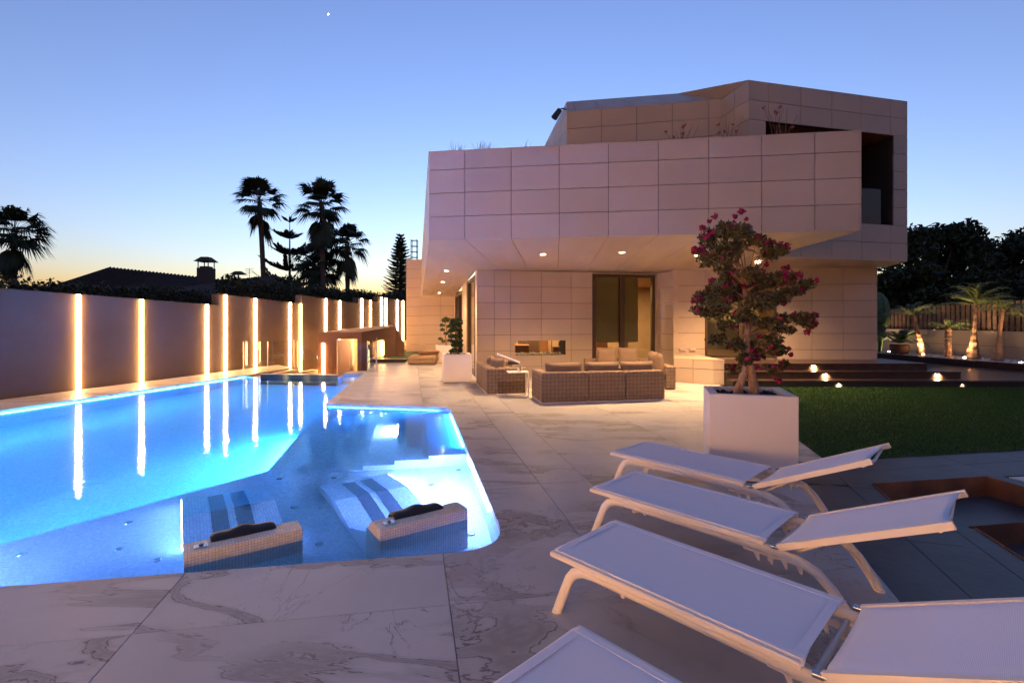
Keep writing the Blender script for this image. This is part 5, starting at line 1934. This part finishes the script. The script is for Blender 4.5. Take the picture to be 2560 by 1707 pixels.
def sun_lounger(loc, label):
    """origin: foot end, near corner; x along the bed to the head, y across"""
    o = empty('sun_lounger', (*loc, 0), LA, label, 'sun lounger', 'white sun loungers in a row on the terrace')
    SZ = .33
    HX = 1.25
    ta = R(25)
    BL = .82
    ca, sa_ = math.cos(ta), math.sin(ta)

    def frame_part(nm, y):
        m = MB()
        path_ = [(.02, 0.0), (.06, .10), (.105, .205), (.14, .250), (.19, .275), (.27, .285), (.6, .284), (1.0, .283), (1.28, .280), (1.40, .268), (1.49, .235), (1.56, .17), (1.62, .085), (1.67, 0.0)]
        m.tube([(x, y, z) for x, z in path_], .029, 10, True, .62)
        return m.build(nm, 'lounger_frame', o)
    frame_part('leg_frame', .035)
    frame_part('leg_frame', LW - .035)
    for y in (.012, LW - .012):
        MB().box((HX / 2 - .012, y, SZ - .012), (HX - .02, .024, .030), 0, .006).build('seat_rail', 'lounger_frame', o)
        m = MB()
        n0 = 14
        pts_ = [(HX + .05 + BL * t * ca, y, SZ + BL * t * sa_) for t in (0, .5, 1)]
        hw, hh_ = .012, .018
        vs = []
        for p in pts_:
            for dy, dz in ((-hw, -hh_), (hw, -hh_), (hw, hh_), (-hw, hh_)):
                vs.append((p[0] - dz * sa_, p[1] + dy, p[2] - .012 + dz * ca))
        fs = [(3, 2, 1, 0), (8, 9, 10, 11)]
        for s in range(2):
            for q in range(4):
                fs.append((s * 4 + q, s * 4 + (q + 1) % 4, s * 4 + 4 + (q + 1) % 4, s * 4 + 4 + q))
        m.add(vs, fs)
        br_ = m.build('back_rail', 'lounger_frame', o)
        MB().tube([(HX + .015, y, SZ - .015), (HX + .06, y, SZ - .012)], .014, 8).build('hinge', 'steel', o)
    # cross bars
    for x, z in ((.012, SZ - .012), (.45, .262), (1.25, .262)):
        MB().tube([(x, .02, z), (x, LW - .02, z)], .013, 8).build('cross_bar', 'lounger_frame', o)
    ex, ez = HX + .05 + BL * .93 * ca, SZ + BL * .93 * sa_ - .030
    MB().tube([(ex, .02, ez), (ex + .01, LW * .5, ez - .02), (ex, LW - .02, ez)], .012, 8).build('head_bar', 'lounger_frame', o)

    def fabric(nm, x0, x1, tilt, sag):
        m = MB()
        nx, ny = 16, 12
        vs, fs = [], []
        for i in range(nx + 1):
            for j in range(ny + 1):
                s, t = i / nx, j / ny
                y = .004 + (LW - .008) * t
                edge = min(t, 1 - t)
                dz = .010 - sag * (1 - (2 * t - 1) ** 2) - (.012 if edge < .001 else 0)
                if tilt:
                    L_ = (x1 - x0) * s
                    cv = .035 * (abs(2 * t - 1) ** 2) * 0
                    dx_end = -.03 * (1 - (2 * t - 1) ** 2) * (s ** 6)
                    L_ += dx_end
                    vs.append((x0 + L_ * ca - dz * sa_, y, SZ + L_ * sa_ + dz * ca))
                else:
                    e_ = .018 * (1 - (2 * t - 1) ** 2) * (s ** 8)
                    vs.append((x0 + (x1 - x0) * s - e_, y, SZ + dz))
        for i in range(nx):
            for j in range(ny):
                a_ = i * (ny + 1) + j
                fs.append((a_, a_ + ny + 1, a_ + ny + 2, a_ + 1))
        m.add(vs, fs, True)
        ob_ = m.build(nm, 'sling', o)
        md = ob_.modifiers.new('thickness', 'SOLIDIFY')
        md.thickness = .004
        return ob_
    fabric('seat_sling', .004, HX - .012, False, .006)
    fabric('back_sling', HX + .055, HX + .05 + BL * .985, True, .010)
    # stitched hems: doubled cloth along the rails and across the ends
    for y0_, y1_ in ((.026, .060), (LW - .060, LW - .026)):
        MB().box(((.02 + HX - .02) / 2, (y0_ + y1_) / 2, SZ + .0085), (HX - .05, y1_ - y0_, .003)).build('hem', 'sling', o)
    for x0_ in (.012, HX - .062):
        MB().box((x0_ + .02, LW / 2, SZ + .0075), (.036, LW - .13, .003)).build('hem', 'sling', o)
    # stay and notched rack under the backrest
    for y in (.10, LW - .10):
        MB().tube([(HX + .05 + BL * .42 * ca, y, SZ + BL * .42 * sa_ - .03), (HX - .02, y, .20)], .011, 8).build('stay', 'lounger_frame', o)
    MB().tube([(HX - .02, .09, .20), (HX - .02, LW - .09, .20)], .012, 8).build('stay_bar', 'lounger_frame', o)
    for y in (.07, LW - .07):
        m = MB()
        m.add([(HX - .16, y - .004, .255), (HX + .20, y - .004, .255), (HX + .20, y + .004, .255), (HX - .16, y + .004, .255),
               (HX - .16, y - .004, .225), (HX + .20, y - .004, .225), (HX + .20, y + .004, .225), (HX - .16, y + .004, .225)],
              [(0, 1, 2, 3), (7, 6, 5, 4), (4, 5, 1, 0), (3, 2, 6, 7), (0, 3, 7, 4), (1, 5, 6, 2)])
        for q in range(4):
            x = HX - .10 + q * .075
            m.add([(x, y - .004, .226), (x + .03, y - .004, .226), (x + .034, y - .004, .185), (x + .022, y - .004, .185), (x, y + .004, .226), (x + .03, y + .004, .226), (x + .034, y + .004, .185), (x + .022, y + .004, .185)],
                  [(3, 2, 1, 0), (4, 5, 6, 7), (0, 1, 5, 4), (1, 2, 6, 5), (2, 3, 7, 6), (3, 0, 4, 7)])
        m.build('notched_rack', 'lounger_frame', o)
    for x, y in ((.02, .035), (.02, LW - .035), (1.67, .035), (1.67, LW - .035)):
        MB().tube([(x, y, 0), (x, y, .012)], .026, 10, True).build('foot', 'lounger_frame', o)
    return o


sun_lounger((.928, 4.72), 'white sling sun lounger farthest from the camera, next to the big planter')
sun_lounger((.580, 3.72), 'white sling sun lounger second nearest the big planter')
sun_lounger((.207, 2.712), 'white sling sun lounger third from the big planter, running off the right edge')
sun_lounger((-.165, 1.64), 'white sling sun lounger nearest the camera, only its foot end in view')

# ================================================================== FURNITURE UNDER THE SOFFIT


def pillow(nm, c, size, rz, tilt, parent, material='cushion', fat=1.0, rx=0.0):
    """a soft cushion: pinched corners, plump middle; size = (width, height, depth)"""
    m = MB()
    nu, nv = 12, 8
    M_ = Matrix.Translation(Vector(c)) @ Matrix.Rotation(rz, 4, 'Z') @ Matrix.Rotation(tilt, 4, 'X') @ Matrix.Rotation(rx, 4, 'Y')
    vs, fs = [], []
    for side in (1, -1):
        for i in range(nu + 1):
            for j in range(nv + 1):
                u, v = 2 * i / nu - 1, 2 * j / nv - 1
                prof_ = ((1 - abs(u) ** 5) * (1 - abs(v) ** 5)) ** .45
                su = u * (1 - .05 * (1 - abs(v)) * abs(u) ** 3)
                sv = v * (1 - .05 * (1 - abs(u)) * abs(v) ** 3)
                vs.append(M_ @ Vector((su * size[0] / 2, side * size[2] / 2 * prof_ * fat, sv * size[1] / 2)))
    w = (nu + 1) * (nv + 1)
    for s in range(2):
        for i in range(nu):
            for j in range(nv):
                a_ = s * w + i * (nv + 1) + j
                f = (a_, a_ + nv + 1, a_ + nv + 2, a_ + 1)
                fs.append(f if s else f[::-1])
    m.add(vs, fs, True)
    return m.build(nm, material, parent)


def woven_box(nm, c, size, parent, rz=0.0):
    b_ = MB().box(c, size, 0, .022).build(nm, 'wicker', parent)
    box_uv(b_)
    return b_


# sofa B: three modules, its woven back to the camera
bA, bB = (.55, 9.29), (3.0, 9.75)
rzB = math.atan2(bB[1] - bA[1], bB[0] - bA[0])
sb_ = empty('sofa', (*bA, 0), rzB, 'long brown woven three-part sofa with its back to the pool', 'sofa')
xs = [0, .93, 1.68, 2.493]
for i in range(3):
    w = xs[i + 1] - xs[i] - .012
    cx_ = (xs[i] + xs[i + 1]) / 2
    woven_box('back_module', (cx_, .11, .297), (w, .22, .555), sb_)
    woven_box('seat_base', (cx_, .52, .16), (w, .60, .28), sb_)
    pillow('seat_cushion', (cx_, .52, .37), (w - .02, .62, .15), 0, R(90), sb_)
    MB().box((cx_, .40, .012), (w - .01, .80, .018)).build('base_frame', 'lounger_frame', sb_)
    cc = (xs[i] + xs[i + 1]) / 2 + (.06, 0, -.05)[i]
    pillow('back_cushion', (cc, .30, .55), ((.76, .72, .72)[i], .38, .24), R((1, -1, 2)[i]), R(-6), sb_)
woven_box('arm', (.10, .52, .295), (.20, .59, .55), sb_)
woven_box('arm', (2.39, .52, .295), (.19, .59, .52), sb_)

# sofa A: two modules end on
aA, aB = (-.52, 10.35), (.32, 10.52)
rzA = math.atan2(aB[1] - aA[1], aB[0] - aA[0])
sa_o = empty('sofa', (*aA, 0), rzA, 'brown woven two-part sofa seen end on beside the small white planter', 'sofa')
LA_ = .857
for i, (y0, y1) in enumerate(((0, .82), (.86, 1.72))):
    woven_box('back_module', (.11, (y0 + y1) / 2, .287), (.22, y1 - y0, .535), sa_o)
    woven_box('seat_base', (.54, (y0 + y1) / 2, .16), (.62, y1 - y0, .28), sa_o)
    pillow('seat_cushion', (.53, (y0 + y1) / 2, .37), (.62, y1 - y0 - .03, .15), 0, R(90), sa_o)
    MB().box((LA_ / 2, (y0 + y1) / 2, .012), (LA_ - .02, y1 - y0 - .01, .018)).build('base_frame', 'lounger_frame', sa_o)
woven_box('arm', (.54, .10, .287), (.63, .20, .535), sa_o)
woven_box('arm', (.54, 1.62, .287), (.63, .20, .535), sa_o)
pillow('back_cushion', (.30, .42, .58), (.42, .30, .20), R(-62), R(-8), sa_o)
pillow('back_cushion', (.28, 1.10, .56), (.46, .34, .22), R(82), R(-12), sa_o)
# striped towel lying over the back cushion
tw = empty('striped_towel', (-.30, 11.05, .70), rzA, 'folded lilac striped towel draped over the sofa cushions', 'towel')
for i, (mm, w0_, w1_) in enumerate((('towel_pale', 0, .03), ('towel', .034, .12), ('towel_pale', .124, .15), ('towel_dark', .154, .21))):
    m = MB()
    m.add([(-.05 + .05 * w0_, -.18 + w0_, .12), (.42, -.30 + w0_, -.06), (.42, -.30 + w1_, -.05), (-.05, -.18 + w1_, .13), (-.05, -.18 + w0_, .09), (.42, -.30 + w0_, -.09), (.42, -.30 + w1_, -.08), (-.05, -.18 + w1_, .10)],
          [(0, 1, 2, 3), (7, 6, 5, 4), (4, 5, 1, 0), (5, 6, 2, 1), (6, 7, 3, 2), (7, 4, 0, 3)])
    m.build('stripe', mm, tw)
bt = empty('rolled_towel', (.03, 11.25, .57), rzA, 'dark rolled towel on the sofa beside the striped one', 'towel')
MB().tube([(-.12, 0, .03), (.12, 0, .03)], .045, 12).build('roll', 'towel_dark', bt)

# sofa C: corner group behind
sc_ = empty('corner_sofa', (1.95, 12.1, 0), R(4), 'brown woven corner sofa against the glass door, facing the pool', 'sofa')
woven_box('back_module', (.85, .78, .29), (1.75, .2, .54), sc_)
woven_box('seat_base', (.80, .36, .16), (1.60, .66, .28), sc_)
for i, x in enumerate((.30, .84)):
    pillow('back_cushion', (x + .22, .60, .62), (.52, .46, .22), 0, R(-8), sc_)
    pillow('seat_cushion', (x + .1, .30, .37), (.55, .60, .15), 0, R(90), sc_)
sd_ = empty('corner_sofa', (3.66, 11.12, 0), R(4), 'right-hand end of the woven corner sofa with one large upright cushion', 'sofa')
woven_box('back_module', (-.10, .55, .27), (.2, 1.1, .52), sd_)
woven_box('seat_base', (-.50, .60, .12), (.62, .98, .22), sd_)
pillow('seat_cushion', (-.50, .55, .34), (.6, 1.0, .16), 0, R(90), sd_)
pillow('back_cushion', (-.27, .50, .58), (.78, .50, .24), R(84), R(-10), sd_)
# C-shaped side table with cup
tb = empty('side_table', (-.06, 10.02, 0), R(8), 'small white C-shaped side table between the sofas', 'table')
MB().box((.20, .17, .50), (.42, .34, .018), 0, .004).build('table_top', 'lounger_frame', tb)
for y in (.02, .32):
    MB().box((.40, y, .25), (.022, .022, .49)).build('upright', 'lounger_frame', tb)
    MB().box((.20, y, .012), (.40, .022, .02)).build('foot_bar', 'lounger_frame', tb)
MB().box((.011, .17, .012), (.022, .28, .02)).build('foot_bar', 'lounger_frame', tb)
MB().box((.40, .17, .475), (.022, .28, .022)).build('cross_bar', 'lounger_frame', tb)
cu = empty('metal_cup', (.15, 10.20, .509), 0, 'short shiny metal cup on the white side table', 'cup')
m = MB()
m.tube([(0, 0, 0), (0, 0, .10)], .044, 20, caps=False)
m.tube([(0, 0, .10), (0, 0, .012)], .040, 20, caps=False)
m.disc((0, 0, .012), .040, 20)
m.build('body', 'cup', cu)

# daybed by the recess
db_ = empty('daybed', (-3.57, 16.95, 0), R(2), 'low ochre fabric daybed pouf with a loose cushion', 'daybed')
m = MB().box((.48, .55, .155), (.96, 1.1, .29), 0, .07)
m.build('base_cushion', 'daybed_cloth', db_)
pillow('top_cushion', (.62, .78, .33), (.75, .62, .16), R(15), R(70), db_, 'daybed_cloth')
m = MB()
m.tube([(.05, .0, .27), (.48, -.015, .285), (.92, .0, .27)], .007, 5)
m.build('piping', 'cushion', db_)


# ================================================================== PLANTERS
def planter(name, corners, h, label, wall=.09, cat='planter', group='white square planters'):
    cx_, cy_ = sum(c[0] for c in corners) / 4, sum(c[1] for c in corners) / 4
    o = empty(name, (cx_, cy_, 0), 0, label, cat, group)
    loc = [(c[0] - cx_, c[1] - cy_) for c in corners]
    inn = [(x * (1 - wall * 2.4), y * (1 - wall * 2.4)) for x, y in loc]
    m = MB()
    vs = [(*p, .012) for p in loc] + [(*p, h) for p in loc] + [(*p, h) for p in inn] + [(*p, h - .10) for p in inn]
    fs = [(0, 1, 5, 4), (1, 2, 6, 5), (2, 3, 7, 6), (3, 0, 4, 7), (4, 5, 9, 8), (5, 6, 10, 9), (6, 7, 11, 10), (7, 4, 8, 11), (8, 9, 13, 12), (9, 10, 14, 13), (10, 11, 15, 14), (11, 8, 12, 15), (3, 2, 1, 0)]
    m.add(vs, fs)
    ob_ = m.build('box', 'white_planter', o)
    bv = ob_.modifiers.new('edge', 'BEVEL')
    bv.width = .006
    bv.segments = 2
    MB().prism([(x * .97, y * .97) for x, y in loc], .0, .02).build('plinth', 'dark_metal', o)
    g_ = np.random.default_rng(int(abs(cx_) * 100))
    sm = MB()
    sm.prism([(x * .99, y * .99) for x, y in inn], h - .12, h - .05)
    for i in range(60):
        u, v = g_.random(), g_.random()
        p = lerp(lerp(inn[0], inn[1], u), lerp(inn[3], inn[2], u), v)
        sm.ball((p[0] * .93, p[1] * .93, h - .05), .018 + .02 * g_.random(), 6, 4)
    sm.build('soil', 'soil', o)
    return o


big = planter('planter', [(1.96, 4.94), (2.73, 4.74), (2.91, 5.41), (2.13, 5.54)], .85, 'large white cube planter holding the flowering tree')
p1_ = planter('planter', [(-1.69, 12.28), (-1.00, 12.41), (-1.12, 13.05), (-1.82, 12.92)], .70, 'smaller white cube planter beside the brown sofa')
p2_ = planter('planter', [(-2.72, 17.75), (-1.95, 17.9), (-2.05, 18.5), (-2.82, 18.4)], .62, 'white cube planter behind the daybed')


def topiary(loc, tiers, r_tr, h, label, seed, lean=0.0):
    o = empty('topiary_tree', loc, 0, label, 'topiary', 'cloud-pruned topiary trees')
    g_ = np.random.default_rng(seed)
    k = 14
    P_ = [(.025 * math.sin(i * .9) + lean * i / k, .02 * math.cos(i * 1.1), h * i / k) for i in range(k + 1)]
    m = MB().tube(P_, [r_tr * (1.5 - 1.0 * i / k) * (1 + .15 * g_.random()) for i in range(k + 1)], 9)
    bl_ = []
    for (x, y, z, r_, q) in tiers:
        m.tube([P_[min(k, max(0, int(z / h * k) - 1))], (x * .7, y * .7, z - .02), (x, y, z)], [r_tr * .4, r_tr * .25, r_tr * .12], 5, False)
        bl_.append(((x, y, z), (r_, r_, r_ * .62), q))
    m.build('trunk', 'bougainvillea_bark', o)
    mesh_np('crown', leaves(bl_, .034, seed, .55, .5), 4, 'leaf_topiary', o)
    return o


tg = np.random.default_rng(22)
T1 = [(0, 0, .86, .17, 420), (-.05, .02, .80, .13, 200)]
for z_, r_, n3 in ((.66, .10, 4), (.52, .10, 4), (.38, .09, 4), (.26, .09, 3), (.14, .09, 4)):
    for i in range(n3):
        a_ = 6.283 * i / n3 + z_ * 9
        T1.append((.11 * math.cos(a_), .11 * math.sin(a_), z_ + .05 * (tg.random() - .5), r_ * (.6 + .3 * tg.random()), 95))
topiary((-1.42, 12.66, .64), T1, .035, .88, 'cloud-pruned little tree with thick trunk in the smaller planter', 23)
T2 = [(0, 0, .98, .16, 260)]
for z_, s_ in ((.78, -.14), (.74, .12), (.62, -.13), (.55, .14), (.48, 0), (.36, .16), (.30, -.2), (.22, .12), (.2, -.08)):
    T2.append((s_, .05 * (tg.random() - .5), z_, .09, 80))
topiary((-2.40, 18.1, .56), T2, .022, 1.0, 'thin cloud-pruned tree behind the daybed', 24)

# bougainvillea trained as a small tree
bt_ = empty('bougainvillea', (2.42, 5.16, .78), 0, 'gnarled bougainvillea tree with magenta flowers in the large planter', 'tree')
ZB = .78


def bz(px_, py_, dy=0.0):
    """metres in the tree's own plane for a spot measured off the trunk foot (x right, z up)"""
    return ((px_ - 450) * .408 * 5.16 / 1245, dy, 2.60 - ZB - (py_ - 60) * .408 * 5.16 / 1245 + .06)


m = MB()
m.tube([(-.05, 0, -.06), (-.06, .01, .10), (-.02, .0, .24), (.03, 0, .42), (.02, .02, .62), (.04, .0, .85), (.0, .02, 1.05), (-.03, 0, 1.22)], [.042, .037, .040, .033, .030, .026, .020, .013], 12)
m.tube([(.07, .01, -.06), (.09, .0, .08), (.05, -.02, .25), (.03, 0, .42)], [.062, .050, .042, .032], 12)
m.tube([(-.10, -.03, -.06), (-.11, -.02, .06), (-.07, 0, .16)], [.04, .032, .02], 8)
BL = [(330, 150, 75, 60, 0), (250, 190, 70, 60, .1), (400, 170, 70, 55, -.1), (330, 280, 105, 70, 0), (240, 320, 70, 50, .1), (290, 380, 60, 50, -.08), (430, 240, 60, 45, .1),
      (520, 210, 55, 40, 0), (620, 290, 65, 45, .05), (560, 240, 50, 35, -.08), (680, 270, 35, 35, 0), (150, 275, 35, 20, 0),
      (390, 440, 75, 60, .1), (470, 420, 70, 50, -.1), (300, 500, 90, 55, 0), (210, 560, 70, 45, .1), (250, 600, 85, 50, -.12), (170, 640, 60, 40, 0), (300, 650, 85, 50, .12),
      (430, 520, 95, 70, .15), (500, 590, 100, 65, -.15), (560, 470, 90, 60, .1), (640, 450, 75, 50, 0), (720, 440, 65, 45, .05), (730, 520, 75, 32, -.05), (820, 480, 48, 36, 0),
      (620, 560, 70, 45, -.1), (340, 730, 70, 35, .05), (420, 680, 80, 50, -.1), (590, 720, 90, 40, 0), (700, 690, 80, 36, .06), (790, 690, 75, 40, -.04), (840, 720, 45, 40, 0), (680, 760, 70, 28, 0),
      (290, 820, 65, 38, .05), (380, 850, 60, 40, -.05), (480, 850, 70, 50, .12), (580, 830, 75, 50, -.1), (640, 880, 60, 40, 0), (540, 910, 60, 40, .1), (420, 930, 50, 40, -.1),
      (460, 1010, 55, 35, .05), (400, 1000, 40, 30, .1), (620, 1000, 55, 25, 0), (690, 970, 35, 22, 0)]
SC = .408 * 5.16 / 1245
bl_, fl_ = [], []
gb = np.random.default_rng(77)
for (x, y, rx_, ry_, dy) in BL:
    c = bz(x, y, dy)
    bl_.append((c, (rx_ * SC, rx_ * SC * .9, ry_ * SC), int(60 + rx_ * ry_ * .052)))
    zz = max(.3, min(1.15, c[2] - .12))
    m.tube([(.01, 0, zz), lerp((.01, 0, zz), c, .5)[:2] + (lerp((.01, 0, zz), c, .5)[2] + .03,), c], [.009, .006, .0025], 5, False)
m.tube([bz(400, 360), bz(390, 300), bz(430, 262), bz(500, 275), bz(570, 330)], [.022, .018, .014, .010, .006], 7)
m.tube([bz(420, 370), bz(350, 330), bz(290, 300)], [.018, .012, .006], 7)
m.tube([bz(480, 680), bz(470, 640), bz(420, 600)], [.018, .014, .008], 6)
m.build('trunk', 'bougainvillea_bark', bt_)
FLW = [(400, 45, 26), (380, 65, 14), (255, 70, 22), (225, 95, 14), (180, 135, 22), (180, 200, 26), (215, 180, 18), (120, 275, 26), (175, 275, 26), (430, 90, 14), (440, 130, 12), (550, 230, 18), (590, 235, 14), (660, 235, 26), (700, 255, 14), (570, 360, 12),
       (240, 455, 18), (250, 490, 30), (300, 490, 22), (480, 440, 16), (495, 470, 18), (430, 495, 14), (660, 385, 14), (700, 380, 20), (660, 430, 32), (720, 460, 34), (760, 430, 24), (880, 460, 18), (660, 545, 26), (690, 580, 20), (630, 580, 18), (650, 600, 14), (500, 548, 10),
       (125, 590, 16), (160, 578, 10), (370, 660, 18), (750, 665, 20), (790, 690, 18), (875, 670, 24), (850, 720, 14), (830, 775, 26), (520, 800, 14), (610, 800, 20), (650, 830, 24), (600, 850, 26), (580, 830, 18), (355, 855, 28), (480, 880, 20), (500, 930, 24), (655, 905, 18), (695, 908, 14), (715, 875, 16),
       (440, 970, 14), (520, 990, 12), (510, 1055, 16), (635, 1060, 26), (725, 990, 14), (660, 955, 12)]
for (x, y, rx_, ry_, dy) in BL:
    if gb.random() < .8:
        fl_.append((bz(x + rx_ * (gb.random() - .5) * 1.4, y + ry_ * (gb.random() - .5) * 1.4, dy - .08), (rx_ * SC * .5, rx_ * SC * .5, ry_ * SC * .45), 9))
for (x, y, s_) in FLW:
    c = bz(x, y, -.10 + .12 * gb.random())
    fl_.append((c, (s_ * SC * .95, s_ * SC * .9, s_ * SC * .8), 10 + int(s_ * .8)))
mesh_np('crown', leaves(bl_, .027, 78, .2, .46, .3), 4, 'leaf_boug', bt_)
mesh_np('flowers', leaves(fl_, .018, 79, .2, .8), 4, 'bract', bt_)
